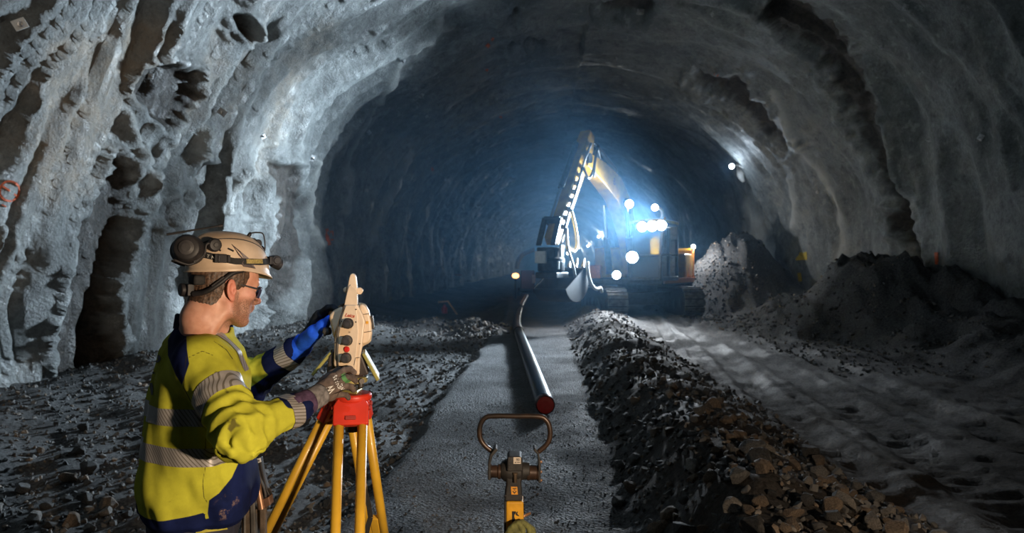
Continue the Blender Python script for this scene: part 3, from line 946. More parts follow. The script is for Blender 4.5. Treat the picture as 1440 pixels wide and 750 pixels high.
hk = [(5.15, .5, 1.85), (5.12, .52, 1.5), (5.0, .55, 1.25), (4.75, .58, 1.12), (4.5, .6, 1.14), (4.42, .6, 1.02)]
MB().tube([E(*p) for p in hk], 0.045, 8, smoothn=5).build('tow_hook', M_HOSE, EX, smooth=True)

LAMPS = []


def work_lamp(px, py, Y, r, power, mat_, name='work_lamp', housing=M_DKMET, square=False):
    c = P(px, py, Y); d = nrm(V(-c[0] * 0.9, -c[1], 0.9 - c[2]))
    if square:
        x = nrm(np.cross(d, UP)); z = np.cross(x, d)
        b = MB().box(c - d * 0.06, (r * 2.3, 0.1, r * 2.0), (x, d, z)).build(name, housing, EX, bev=0.015)
        MB().box(c + d * 0.0, (r * 2, 0.03, r * 1.7), (x, d, z)).build('lamp_lens', mat_, b, bev=0.01)
    else:
        b = MB().lathe(c - d * 0.16, d, [(r * 0.5, 0), (r * 1.0, 0.06), (r * 1.15, 0.14), (r * 1.15, 0.155)], 24).build(name, housing, EX, bev=0.006)
        MB().lathe(c - d * 0.01, d, [(r, 0), (r * 0.95, 0.02), (r * 0.4, 0.035)], 24).build('lamp_lens', mat_, b)
    if power: LAMPS.append((c + d * 0.10, power, r * 0.8))
    return b


work_lamp(903, 319, 21.15, 0.14, 1100, M_LAMP); work_lamp(917, 318, 21.15, 0.15, 1100, M_LAMP); work_lamp(930, 317, 21.2, 0.15, 1100, M_LAMP)
work_lamp(885, 287, 21.3, 0.12, 160, M_LAMP)
work_lamp(889, 362, 21.2, 0.17, 450, M_LAMP)
work_lamp(867, 387, 21.3, 0.12, 50, M_LAMP)
work_lamp(921, 292, 21.6, 0.10, 60, M_LAMP2)
work_lamp(975, 347, 24.5, 0.07, 30, M_LAMP2)
MB().box(E(1.50, -0.85, 1.55), (0.16, 0.42, 0.42), EAX).build('tool_box', M_ORANGE, EX, bev=0.03)
MB().tube([E(1.75, .9, 3.1), P(929, 309, 21.5), P(931, 297, 21.6), P(922, 291, 21.66)], 0.05, 10, smoothn=5).build('lamp_bracket', M_WHITE, EX, smooth=True)
MB().tube([E(1.6, 0.5, 3.05), P(895, 322, 21.3), P(936, 321, 21.3)], 0.03, 8).tube([P(886, 300, 21.6), P(885, 290, 21.45)], 0.04, 8).build('lamp_bar', M_DKMET, EX)
MB().tube([E(1.6, 1.36, 2.9), E(1.85, 1.75, 2.85)], 0.02, 8).box(E(1.85, 1.8, 2.7), (0.06, 0.2, 0.36), EAX).build('side_mirror', M_DKMET, EX, bev=0.02)
MB().lathe(E(0.4, 1.0, 3.14), UP, [(0.09, 0), (0.09, 0.12), (0.03, 0.17)], 16).build('beacon', M_ORANGE, EX)

# ------------------------------------------------------------------ pipe
PT = [(767, 570), (757, 540), (746, 508), (737, 484), (729.5, 465), (727.5, 455), (729, 445), (733, 434), (737, 424), (740.5, 418)]
PY = [8.3, 9.55, 11.7, 14.2, 17.4, 20.0, 23.0, 28, 33, 38.5]
pp = []
for (x, y), Y in zip(PT, PY):
    g = P(x, y, Y); pp.append(V(g[0], Y, ground(g[0], Y) + 0.112))
pip, _ = catmull(pp, [0.11] * len(pp), 5)
PIPE = MB().tube(pip, 0.112, 28).build('pipe', mat('black_pipe', (0.022, 0.026, 0.03), 0.28, var=0.2, scale=6, bump=0.08, bscale=8, spec=0.6), None, smooth=True, loc=(pp[0][0], pp[0][1], 0))
tag(PIPE, 'long black plastic pipe lying along the gravel path', 'pipe')
d_ = nrm(pip[0] - pip[1])
MB().lathe(pip[0] - d_ * 0.04, d_, [(0.1135, 0), (0.1135, 0.012)], 28).lathe(pip[0], d_, [(0.100, -0.005), (0.100, 0.004), (0.05, 0.008)], 28).build('end_cap', mat('red_cap', (0.42, 0.02, 0.022), 0.5, var=0.1), PIPE)
tag(bpy.data.objects['end_cap'], 'round red plastic end cap')
MB().lathe(pp[4] - nrm(pip[20] - pip[21]) * 0.05, nrm(pip[20] - pip[21]), [(0.128, 0), (0.128, 0.1)], 28).build('pipe_collar', M_RUBB, PIPE, bev=0.01)

# ------------------------------------------------------------------ lamps along the right wall
WALL_LAMPS = []
lamp_px = [(1029, 234, 'nearest and brightest lamp on the right tunnel wall', 45, .085), (867, 318, 'second lamp of the far row, left of the excavator boom lamps', 150, .11),
           (842, 333, 'lamp heading the row of far tunnel lamps below the excavator boom', 200, .13), (827, 346, 'second of the small far lamps below the excavator boom', 230, .14),
           (814, 349, 'third of the small far lamps below the excavator boom', 230, .15), (805, 353, 'fourth of the small far lamps below the excavator boom', 230, .17),
           (798, 357, 'fifth of the small far lamps, near the hanging hose', 200, .19), (790, 362, 'smallest and farthest lamp of the row beside the excavator stick', 200, .2)]
for i, (x, y, lab, pw, r) in enumerate(lamp_px):
    q, n_ = cast(WALL_BVH, x + (14 if i == 0 else 4 - 0.2 * i), y)
    if q[1] > 200 or q[0] < 0:
        Y = [26, 54, 70, 84, 100, 125, 150, 190][i]; q = P(x, y, Y); n_ = V(-1, 0, 0)
    Y = q[1]; c = P(x, y, Y - 0.1)
    T = thing('wall_lamp', c, lab, 'lamp', 'lamps along the right wall')
    d = nrm(V(-0.5, -1, -0.25))
    MB().lathe(c - d * 0.22, d, [(r * 0.6, 0), (r * 1.15, 0.1), (r * 1.25, 0.2), (r * 1.25, 0.22)], 20).build('housing', M_DKMET, T)
    MB().lathe(c, d, [(r * 1.15, 0), (r, 0.03), (r * 0.4, 0.05)], 20).build('lens', M_LAMP2, T)
    MB().tube([c - d * 0.2, (c + q) / 2 + V(0.1, 0.1, 0.05), q + V(0.2, 0.05, -0.1)], 0.04, 8).build('bracket', M_WHITE, T)
    WALL_LAMPS.append((c + V(-0.25, -0.25, -0.05), pw))
# pale cover hanging under the nearest wall lamp
q, n_ = cast(WALL_BVH, 1041, 240)
Yq = q[1] - 0.15
ca = MB().tube([P(1041, 226, Yq), P(1043, 236, Yq), P(1042, 247, Yq), P(1046, 256, Yq)], [0.12, 0.20, 0.15, 0.06], 10, smoothn=4).build('cable_cover', M_WHITE, None, smooth=True, loc=P(1042, 256, Yq))
tag(ca, 'pale wrapped cable bundle hanging beside the nearest wall lamp', 'cable')

# ------------------------------------------------------------------ paint marks and bolts
M_SPRAY_O = mat('orange_spray', (0.62, 0.11, 0.03), 0.7, var=0.3, scale=30)
M_SPRAY_G = mat('green_spray', (0.05, 0.5, 0.16), 0.7, var=0.2, scale=30)
M_SPRAY_Y = mat('yellow_spray', (0.6, 0.42, 0.05), 0.7, var=0.2, scale=30)


def ribbon(mb, pts, w, bvh, lift=0.012):
    prev = None
    for i, (x, y) in enumerate(pts):
        a = np.array(pts[max(i - 1, 0)], float); b = np.array(pts[min(i + 1, len(pts) - 1)], float)
        t = nrm(b - a); n2_ = V(-t[1], t[0]) * w / 2
        q = []
        for s in (-1, 1):
            h, nn = cast(bvh, x + n2_[0] * s, y + n2_[1] * s)
            if h is None: return
            if nn @ (h - np.array(CAM)) > 0: nn = -nn
            q += [h + nn * lift, h + nn * lift * 0.3]
        if prev: mb.add(prev + q, [(0, 2, 6, 4), (1, 5, 7, 3), (0, 4, 5, 1), (2, 3, 7, 6)])
        prev = q


def spray(strokes, m, label):
    mb = MB()
    for pts, w in strokes: ribbon(mb, pts, w, WALL_BVH)
    if not mb.v: return
    o = mb.build('spray_mark', m, None, loc=np.mean(mb.v, 0))
    tag(o, label, 'spray paint')


circ = [(13 + 14 * math.cos(a), 269 + 14 * math.sin(a)) for a in np.linspace(0, 2 * PI, 22)]
spray([(circ, 3.0), ([(3, 262), (12, 268), (22, 275)], 2.5), ([(2, 288), (8, 291)], 2)], M_SPRAY_O, 'orange sprayed circle on the left wall at the picture edge')
spray([([(459, 322), (460, 334), (463, 345)], 5), ([(466, 325), (467, 338)], 4)], M_SPRAY_O, 'faded red sprayed patch on the left wall above the instrument')
spray([([(1069, 359), (1074, 372), (1078, 382)], 5)], M_SPRAY_G, 'short green sprayed stroke on the right wall')
spray([([(1119, 361), (1135, 360)], 11), ([(1124, 384), (1126, 396)], 5)], M_SPRAY_Y, 'yellow orange painted square on the right wall above the dark heap')
spray([([(1317, 355), (1318, 372)], 5)], M_SPRAY_O, 'small orange sprayed tick low on the dark right wall')
spray([([(684, 66), (688, 62)], 5), ([(691, 57), (694, 53)], 3)], M_SPRAY_O, 'small orange sprayed dabs on the tunnel crown')
spray([([(606, 236), (609, 240)], 4)], M_SPRAY_O, 'small orange sprayed dab on the left shoulder of the arch')
spray([([(1005, 103), (1010, 106)], 3.5)], M_SPRAY_O, 'tiny orange sprayed dab on the right shoulder of the arch')
spray([([(683, 97), (686, 99)], 3.5)], M_SPRAY_O, 'tiny orange sprayed dab high on the crown left of centre')
spray([([(702, 164), (706, 165)], 3)], M_SPRAY_O, 'tiny orange sprayed dab on the far crown')

BOLTS = [(27, 34, 12), (211, 107, 6), (312, 158, 8), (369, 192, 5), (438, 222, 6), (525, 47, 5), (566, 85, 5), (592, 134, 5), (519, 186, 4), (515, 268, 4), (486, 250, 4), (672, 236, 3),
         (900, 16, 7), (1274, 10, 6), (1002, 20, 4), (1138, 105, 5), (1380, 193, 6), (1221, 239, 4), (1308, 196, 6), (1150, 270, 3), (866, 82, 3), (838, 68, 3), (600, 164, 3), (1240, 66, 4), (672, 198, 3)]
M_GALV = mat('galvanised_steel', (0.5, 0.5, 0.5), 0.4, 0.6, var=0.3)
for i, (x, y, r) in enumerate(BOLTS):
    q, n_ = cast(WALL_BVH, x, y)
    if q is None: continue
    if n_ @ (q - np.array(CAM)) > 0: n_ = -n_
    n_ = nrm(n_ + 0.5 * nrm(np.array(CAM) - q)); s = r / FPX * q[1]
    lab, grp = 'small steel rock bolt with plate in the sprayed concrete', 'rock bolts in the tunnel lining'
    if i == 0: lab, grp = 'large white rock bolt plate at the top left of the left wall', None
    if i == 1: lab, grp = 'rock bolt inside the dark hollow of the left wall', None
    B = thing('rock_bolt', q, lab, 'bolt', grp)
    u_ = nrm(np.cross(n_, UP)); w_ = np.cross(n_, u_)
    a = 0.6 + i
    u2 = u_ * math.cos(a) + w_ * math.sin(a); w2 = -u_ * math.sin(a) + w_ * math.cos(a)
    MB().box(q + n_ * s * 0.25, (s * 1.5, s * 1.2, s * 0.22), (u2, w2, n_)).build('plate', M_GALV if i else M_WHITE, B, bev=s * 0.06)
    MB().lathe(q + n_ * s * 0.3, n_, [(s * 0.36, 0), (s * 0.36, s * 0.3), (s * 0.16, s * 0.34), (s * 0.16, s * 1.0)], 8).build('bolt_shank', M_GALV, B)

# ------------------------------------------------------------------ small far things
c = P(725, 388, 40)
T = thing('warning_lamp', V(c[0], c[1], ground(c[0], c[1])), 'orange warning lamp glowing far down the tunnel left of the excavator arm', 'lamp')
MB().tube([V(c[0], c[1], ground(c[0], c[1])), c - UP * 0.15], 0.05, 8).build('post', M_DKMET, T)
MB().ball(c, (0.2, 0.12, 0.15), 14, 8).build('lens', M_REDLAMP, T, smooth=True)
cx_, cy0 = P(742, 385, 42)[0], 42.0
g = ground(cx_, cy0)
T = thing('generator', V(cx_, cy0, g), 'reddish machine box standing far behind the end of the pipe', 'machine')
MB().box(V(cx_, cy0, g + 0.95), (0.8, 1.5, 1.1)).build('body', mat('faded_red', (0.16, 0.07, 0.06), 0.7), T, bev=0.06)
MB().box(V(cx_, cy0, g + 0.25), (1.2, 1.6, 0.12)).lathe(V(cx_ - 0.6, cy0 - 0.4, g + 0.25), (1, 0, 0), [(0.25, 0), (0.25, 0.15)], 16).lathe(V(cx_ + 0.45, cy0 - 0.4, g + 0.25), (1, 0, 0), [(0.25, 0), (0.25, 0.15)], 16).build('wheels', M_DKMET, T)
MB().box(V(cx_ + 0.35, cy0 - 0.76, g + 1.0), (0.2, 0.03, 0.5)).build('panel', M_WHITE, T)
dk = MB().tube([P(727, 378, 42), P(729, 367, 42), P(736, 358, 42), P(745, 353, 42), P(752, 351, 42)], 0.13, 12, smoothn=5).build('duct_hose', mat('pale_duct', (0.5, 0.52, 0.5), 0.5), None, smooth=True, loc=P(727, 378, 42))
tag(dk, 'pale curved duct hose arching behind the excavator arm', 'hose')
q, _ = cast(FLOOR_BVH, 634, 442)
T = thing('warning_trestle', q, 'bent orange and white trestle left behind on the left rubble', 'trestle')
Yt = q[1]
MB().tube([P(616, 425, Yt), P(630, 424, Yt), P(645, 446, Yt)], 0.035, 8).build('bar', mat('pale_orange', (0.75, 0.45, 0.28), 0.5), T)
MB().lathe(P(625, 444, Yt), UP, [(0.11, 0), (0.11, 0.28), (0.05, 0.34), (0.04, 0.4)], 16).build('canister', M_REDP, T)
MB().tube([P(618, 425, Yt), P(617, 444, Yt)], 0.025, 8).build('leg', M_DKMET, T)
q, n_ = cast(WALL_BVH, 641, 387)
mb = MB().box(q + V(0.1, -0.05, 0), (0.6, 0.1, 0.08)); tag(mb.build('sign_board', M_ORANGE, None, loc=q, bev=0.01), 'small pale orange strip fixed low on the far left wall', 'sign')
# ================================================================== SURVEYOR
def skin_material():
    m = bpy.data.materials.new('skin'); m.use_nodes = True
    N, L, b = nodes(m)
    tc = N.new('ShaderNodeTexCoord')
    n = nd(N, 'ShaderNodeTexNoise', Scale=35.0, Detail=5.0); L.new(tc.outputs['Object'], n.inputs['Vector'])
    n2 = nd(N, 'ShaderNodeTexNoise', Scale=420.0, Detail=2.0); L.new(tc.outputs['Object'], n2.inputs['Vector'])
    base = mix(N, L, maprange(N, L, n.outputs['Fac'], 0.35, 0.65), (0.52, 0.25, 0.17), (0.62, 0.33, 0.235))
    base = mix(N, L, attr(N, 'flush'), base, (0.60, 0.20, 0.14))
    st = mth(N, L, 'MULTIPLY', attr(N, 'stubble'), maprange(N, L, n2.outputs['Fac'], 0.38, 0.6, 0.25, 0.85))
    base = mix(N, L, st, base, (0.14, 0.075, 0.045))
    base = mix(N, L, attr(N, 'lip'), base, (0.45, 0.15, 0.12))
    base = mix(N, L, attr(N, 'brow'), base, (0.10, 0.055, 0.035))
    L.new(base, b.inputs['Base Color']); b.inputs['Roughness'].default_value = 0.5
    b.inputs['Subsurface Weight'].default_value = 0.12; b.inputs['Subsurface Radius'].default_value = (0.01, 0.004, 0.002); b.inputs['Subsurface Scale'].default_value = 0.5
    bp = nd(N, 'ShaderNodeBump', Strength=0.25, Distance=0.001); L.new(n2.outputs['Fac'], bp.inputs['Height']); L.new(bp.outputs['Normal'], b.inputs['Normal'])
    return m


YEL, NAVY = (0.56, 0.50, 0.035), (0.012, 0.013, 0.035)


def jacket_material():
    m = bpy.data.materials.new('hivis_jacket'); m.use_nodes = True
    N, L, b = nodes(m)
    tc = N.new('ShaderNodeTexCoord')
    n = nd(N, 'ShaderNodeTexNoise', Scale=9.0, Detail=6.0, Roughness=0.65); L.new(tc.outputs['Object'], n.inputs['Vector'])
    n2 = nd(N, 'ShaderNodeTexNoise', Scale=16.0, Detail=9.0, Roughness=0.7); L.new(tc.outputs['Object'], n2.inputs['Vector'])
    wv = nd(N, 'ShaderNodeTexNoise', Scale=500.0, Detail=2.0); L.new(tc.outputs['Object'], wv.inputs['Vector'])
    yel = mix(N, L, maprange(N, L, n.outputs['Fac'], 0.3, 0.7), (0.39, 0.38, 0.035), (0.55, 0.545, 0.05))
    yel = mix(N, L, maprange(N, L, n2.outputs['Fac'], 0.66, 0.74, 0.0, 0.75), yel, (0.06, 0.05, 0.02))
    yel = mix(N, L, maprange(N, L, attr(N, 'grime'), -2.0, 2.0, 0.8, 0.0), yel, (0.07, 0.055, 0.025))
    navy = mix(N, L, maprange(N, L, n.outputs['Fac'], 0.3, 0.7), (0.004, 0.008, 0.040), (0.009, 0.017, 0.085))
    dust = mth(N, L, 'MULTIPLY', maprange(N, L, n2.outputs['Fac'], 0.58, 0.66), maprange(N, L, attr(N, 'dust'), -14.0, 8.0, 0.8, 0.0))
    navy = mix(N, L, dust, navy, (0.30, 0.20, 0.16))
    base = mix(N, L, maprange(N, L, attr(N, 'navy'), -0.7, 0.7, 1.0, 0.0), yel, navy)
    base = mix(N, L, maprange(N, L, attr(N, 'seam'), 0.3, 1.1, 0.8, 0.0), base, (0.03, 0.028, 0.015))
    L.new(base, b.inputs['Base Color']); b.inputs['Roughness'].default_value = 0.85
    b.inputs['Specular IOR Level'].default_value = 0.12
    bp = nd(N, 'ShaderNodeBump', Strength=0.2, Distance=0.001); L.new(wv.outputs['Fac'], bp.inputs['Height']); L.new(bp.outputs['Normal'], b.inputs['Normal'])
    return m


def band_material(name, vec):
    m = bpy.data.materials.new(name); m.use_nodes = True
    N, L, b = nodes(m)
    tc = N.new('ShaderNodeTexCoord')
    dp = N.new('ShaderNodeVectorMath'); dp.operation = 'DOT_PRODUCT'; dp.inputs[1].default_value = vec
    L.new(tc.outputs['Object'], dp.inputs[0])
    s = mth(N, L, 'SINE', mth(N, L, 'MULTIPLY', dp.outputs['Value'], 2 * PI / 0.0085))
    f = maprange(N, L, s, 0.35, 0.75)
    base = mix(N, L, f, (0.36, 0.34, 0.33), (0.16, 0.145, 0.12))
    L.new(base, b.inputs['Base Color']); b.inputs['Roughness'].default_value = 0.42; b.inputs['Metallic'].default_value = 0.25
    return m


M_SKIN = skin_material(); M_JACK = jacket_material()
M_BAND = band_material('reflective_band', (0.75, -0.35, 0.62)); M_BAND2 = band_material('reflective_patch', (0.3, -0.3, -0.9))
M_NAVY = mat('navy_fabric', (0.014, 0.015, 0.036), 0.85, var=0.4, scale=30, bump=0.3, bscale=300, spec=0.15)
M_HAIR = mat('hair', (0.075, 0.042, 0.026), 0.55, var=0.6, scale=160, bump=0.8, bscale=260)
M_GLOVE = mat('brown_glove', (0.115, 0.085, 0.07), 0.8, var=0.35, scale=40, bump=0.5, bscale=260, spec=0.15)
M_GLOVED = mat('black_glove', (0.02, 0.024, 0.032), 0.7, var=0.4, scale=40, bump=0.5, bscale=200, spec=0.15)
M_BLUE = mat('blue_glove', (0.02, 0.11, 0.9), 0.6, var=0.35, scale=25, bump=0.5, bscale=220, spec=0.15)
M_KNIT = mat('mauve_knit', (0.075, 0.045, 0.085), 0.9, var=0.3, scale=60, bump=0.5, bscale=300, spec=0.15)
M_GCUFF = mat('grey_knit', (0.16, 0.15, 0.15), 0.9, var=0.35, scale=70, bump=0.5, bscale=300, spec=0.15)
M_HELM = mat('helmet_cream', (0.60, 0.46, 0.33), 0.42, col2=(0.45, 0.33, 0.23), scale=14, detail=8)
M_HELMD = mat('helmet_grey_stripe', (0.10, 0.075, 0.075), 0.5, var=0.2)
M_PLAST = mat('black_plastic', (0.018, 0.017, 0.019), 0.5, var=0.3, scale=30, spec=0.3)
M_GREYP = mat('grey_plastic', (0.04, 0.038, 0.04), 0.5, var=0.3, scale=30, spec=0.35)
M_STRAP = mat('black_strap', (0.016, 0.015, 0.015), 0.85, var=0.3, scale=80, bump=0.4, bscale=400)
M_LETW = mat('white_print', (0.62, 0.60, 0.56), 0.7, var=0.1)
M_GOLD = mat('gold_print', (0.30, 0.22, 0.07), 0.6, var=0.3, scale=200)
M_GREEN = mat('green_print', (0.08, 0.22, 0.07), 0.7, var=0.2)
M_LENS = mat('tinted_lens', (0.03, 0.03, 0.05), 0.06, var=0.1, spec=0.8)
M_PANTS = mat('work_trousers', (0.35, 0.31, 0.04), 0.85, var=0.3, scale=20, bump=0.3, bscale=200)
M_BOOT = mat('boot_leather', (0.03, 0.026, 0.022), 0.6, var=0.4, scale=30, bump=0.3)
M_BLKPRINT = mat('black_print', (0.008, 0.008, 0.008), 0.7)

ang = math.radians(30)
F = V(math.cos(ang), math.sin(ang), 0); R = V(math.sin(ang), -math.cos(ang), 0)
TC = P(272, 560, 2.25)                       # torso axis near chest height
PB = V(TC[0] + 0.0, 2.25, ground(TC[0], 2.25))
MAN = thing('person', PB, 'man in yellow and navy high visibility jacket, cream helmet and gloves, adjusting the survey instrument', 'person')

SR = V(-1.0, 2.25, 1.42) + R * 0.185; EL_R = P(338, 610, 1.93); WR = P(432, 566, 2.13)
SL = V(-1.0, 2.25, 1.42) - R * 0.185; EL_L = P(345, 540, 2.63); WL = P(424, 487, 2.53)
hp = math.radians(10); hy = math.radians(44)
hx = V(math.cos(hp) * math.cos(hy), math.cos(hp) * math.sin(hy), -math.sin(hp)); hyv = V(-math.sin(hy), math.cos(hy), 0); hz = np.cross(hx, hyv)
HO = V(-0.897, 2.215, 1.647)
HM = np.stack([hx, hyv, hz])


def hd(x, y, z): return HO + hx * x + hyv * y + hz * z


NECKB = P(282, 474, 2.24)
# hands: knuckles and finger joints
HR = {'palm': [P(468, 531, 2.25), P(471, 540, 2.24), P(470, 549, 2.23), P(466, 557, 2.225)],
      'f': [[P(468, 531, 2.25), P(484, 521, 2.285), P(492, 519, 2.302), P(498, 524, 2.31)], [P(471, 540, 2.24), P(487, 531, 2.275), P(495, 531, 2.295), P(500, 536, 2.305)],
            [P(470, 549, 2.23), P(486, 543, 2.265), P(493, 544, 2.29), P(497, 549, 2.298)], [P(466, 557, 2.225), P(480, 555, 2.255), P(487, 556, 2.275), P(490, 560, 2.285)]],
      't': [P(446, 551, 2.19), P(455, 536, 2.25), P(466, 526, 2.29), P(479, 519, 2.315)], 'w': WR}
HL = {'palm': [P(449, 442, 2.46), P(446, 446, 2.49), P(443, 451, 2.515), P(440, 458, 2.535)],
      'f': [[P(449, 442, 2.46), P(461, 433, 2.435), P(468, 432, 2.425), P(475, 436, 2.418)], [P(446, 446, 2.49), P(459, 436, 2.47), P(466, 434, 2.455), P(473, 438, 2.445)],
            [P(443, 451, 2.515), P(456, 443, 2.50), P(463, 442, 2.485), P(468, 445, 2.475)], [P(440, 458, 2.535), P(451, 452, 2.525), P(458, 451, 2.515), P(463, 453, 2.505)]],
      't': [P(431, 477, 2.49), P(442, 468, 2.45), P(453, 459, 2.43), P(463, 449, 2.415)], 'w': WL}


def hand_field(fd, h, dr=0.0, k=0.007):
    w = h['w']
    for i, q in enumerate(h['palm']):
        fd.caps(w + (q - w) * 0.12, q, 0.021 + dr, 0.0145 + dr, 0.012)
    for a, b in zip(h['palm'][:-1], h['palm'][1:]): fd.caps(a, b, 0.0135 + dr, 0.0135 + dr, 0.01)
    fd.caps(w + (h['palm'][0] - w) * 0.2, h['t'][0] + (h['t'][1] - h['t'][0]) * 0.5, 0.02 + dr, 0.0145 + dr, 0.014)
    rr = [(0.0115, 0.0108, 0.0100, 0.0090), (0.0118, 0.011, 0.0102, 0.0092), (0.0112, 0.0105, 0.0098, 0.0088), (0.0100, 0.0094, 0.0086, 0.0080)]
    for f, r in zip(h['f'], rr): fd.chain(f, [q + dr for q in r], 0.003)
    fd.chain(h['t'], [0.0165 + dr, 0.0135 + dr, 0.0122 + dr, 0.0102 + dr], 0.006)


# ---------------- body: head, neck, trunk, arms, hands and legs in one surface
bxs = axis_steps((-1.45, -1.03, 0.008), (-1.03, -0.70, 0.0024), (-0.70, -0.44, 0.005))
bys = axis_steps((1.82, 2.08, 0.008), (2.08, 2.36, 0.003), (2.36, 2.74, 0.007))
g0 = PB[2]
bzs = axis_steps((g0 - 0.02, 1.28, 0.011), (1.28, 1.42, 0.007), (1.42, 1.80, 0.0024), (1.80, 1.84, 0.008))
B = Field(bxs, bys, bzs)
HIPR, HIPL = V(-1.02, 2.25, 0.93) + R * 0.09, V(-1.02, 2.25, 0.93) - R * 0.09
FOOTR = V(-0.95, 2.25, g0) + R * 0.13 - F * 0.05; FOOTL = V(-0.95, 2.25, g0) - R * 0.13 + F * 0.10
AXT = (R, F, UP)
for z, a, b_, cxx in ((0.95, 0.165, 0.115, -1.02), (1.10, 0.15, 0.10, -1.0), (1.27, 0.165, 0.105, -1.0), (1.38, 0.165, 0.095, -1.0)):
    B.ell(V(cxx, 2.25, z), (a, b_, 0.14), AXT, 0.05)
B.caps(SR, SL, 0.05, 0.05, 0.05)
B.chain([SR, EL_R, WR], [0.052, 0.042, 0.028], 0.02); B.chain([SL, EL_L, WL], [0.052, 0.042, 0.028], 0.02)
hand_field(B, HR, -0.004); hand_field(B, HL, -0.004)
for hip, ft in ((HIPR, FOOTR), (HIPL, FOOTL)):
    kn = (hip + ft) / 2 + F * 0.03
    B.chain([hip, kn, ft + UP * 0.09], [0.085, 0.058, 0.04], 0.03); B.caps(ft + UP * 0.05 - F * 0.04, ft + UP * 0.04 + F * 0.15, 0.038, 0.03, 0.03)
# head, in head coordinates x front, y left, z up, origin between the ears
he = lambda c, r, k=0.012, op='u': B.ell(hd(*c), r, HM, k, op)
hc = lambda a, b, ra, rb=None, k=0.012, op='u': B.caps(hd(*a), hd(*b), ra, rb, k, op)
he((-0.010, 0, 0.045), (0.098, 0.076, 0.088))
he((0.035, 0, 0.0), (0.056, 0.060, 0.08), 0.02)
he((0.045, 0, 0.05), (0.050, 0.058, 0.05), 0.02)
for s in (-1, 1):
    hc((0.0, 0.052 * s, -0.035), (0.012, 0.050 * s, -0.066), 0.018, 0.015, 0.025)
    hc((0.012, 0.050 * s, -0.066), (0.068, 0.014 * s, -0.088), 0.016, 0.0155, 0.022)
he((0.052, 0, -0.055), (0.039, 0.042, 0.043), 0.025)
he((0.071, 0, -0.088), (0.0165, 0.022, 0.015), 0.016)
hc((0.081, -0.034, 0.031), (0.081, 0.034, 0.031), 0.0115, None, 0.016)
hc((0.088, 0, 0.022), (0.1135, 0, -0.017), 0.0075, 0.0092, 0.011)
he((0.1125, 0, -0.021), (0.0105, 0.0105, 0.009), 0.008)
for s in (-1, 1):
    he((0.102, 0.012 * s, -0.024), (0.010, 0.0072, 0.0075), 0.006)
    he((0.060, 0.046 * s, -0.008), (0.022, 0.016, 0.016), 0.02)
    he((0.099, 0.031 * s, 0.011), (0.017, 0.016, 0.0105), 0.012, 's')
    he((0.078, 0.031 * s, 0.0115), (0.0125, 0.0125, 0.0125), 0.004)
    hc((0.089, 0.018 * s, 0.0185), (0.084, 0.042 * s, 0.0165), 0.0032, None, 0.004)
he((0.0905, 0, -0.0380), (0.011, 0.024, 0.011), 0.012)
he((0.0925, 0, -0.0455), (0.0085, 0.021, 0.0050), 0.008); he((0.0890, 0, -0.0560), (0.0085, 0.019, 0.0058), 0.008)
hc((0.1005, -0.02, -0.0508), (0.1005, 0.02, -0.0508), 0.0018, None, 0.003, 's')
he((0.091, 0, -0.070), (0.010, 0.02, 0.006), 0.014, 's')
hc((-0.03, 0, -0.03), (-0.052, 0, -0.10), 0.056, 0.055, 0.03)
B.caps(hd(-0.052, 0, -0.09), NECKB, 0.055, 0.062, 0.03)
B.caps(NECKB, NECKB - UP * 0.10, 0.062, 0.09, 0.03)
B.caps(NECKB + R * 0.02, SR, 0.045, 0.045, 0.05); B.caps(NECKB - R * 0.02, SL, 0.045, 0.045, 0.05)
hc((0.012, -0.050, -0.02), (-0.035, -0.050, -0.13), 0.012, 0.012, 0.02)       # neck muscle
hc((0.012, 0.050, -0.02), (-0.035, 0.050, -0.13), 0.012, 0.012, 0.02)
he((0.014, 0, -0.12), (0.016, 0.014, 0.016), 0.03)
for s in (-1, 1):                                                              # ears
    ca, sa = math.cos(0.35), math.sin(0.35)
    ex = np.stack([hx * math.cos(0.2) + hz * -math.sin(0.2), hyv, hz * math.cos(0.2) + hx * math.sin(0.2)])
    ey = nrm(hyv * ca + hx * 0.0 + hx * (s * sa)); ex0 = nrm(hx * ca - hyv * (s * sa))
    t0 = nrm(hz * 0.97 - ex0 * 0.22); t1 = np.cross(ey, t0)
    AE = np.stack([t1, ey, t0])
    B.ell(hd(-0.010, 0.080 * s, 0.002), (0.0175, 0.0065, 0.032), AE, 0.006)
    B.ell(hd(-0.008, 0.088 * s, 0.004), (0.0105, 0.0095, 0.020), AE, 0.003, 's')
    B.ell(hd(0.002, 0.077 * s, -0.002), (0.005, 0.006, 0.008), AE, 0.004)
    B.ell(hd(-0.001, 0.078 * s, -0.026), (0.008, 0.005, 0.008), AE, 0.006)
bv, bf = B.mesh()
loc_ = (bv - HO) @ HM.T
X_, Y_, Z_ = loc_.T
jaw = sstep(-0.012, -0.040, Z_ + 0.35 * np.clip(-X_ + 0.03, -0.05, 0.04)) * sstep(-0.012, 0.02, X_) * sstep(-0.125, -0.105, Z_)
jaw = np.maximum(jaw, sstep(0.0, 0.012, X_) * sstep(0.028, 0.018, X_) * sstep(0.01, -0.01, Z_) * sstep(-0.10, -0.06, Z_) * (np.abs(Y_) > 0.045))
mus = sstep(-0.028, -0.036, Z_) * sstep(0.078, 0.086, X_) * (np.abs(Y_) < 0.03)
jaw = np.maximum(jaw, mus)
lip = 0.7 * np.exp(-((Z_ + 0.0505) / 0.007) ** 2) * sstep(0.088, 0.094, X_) * sstep(0.024, 0.016, np.abs(Y_))
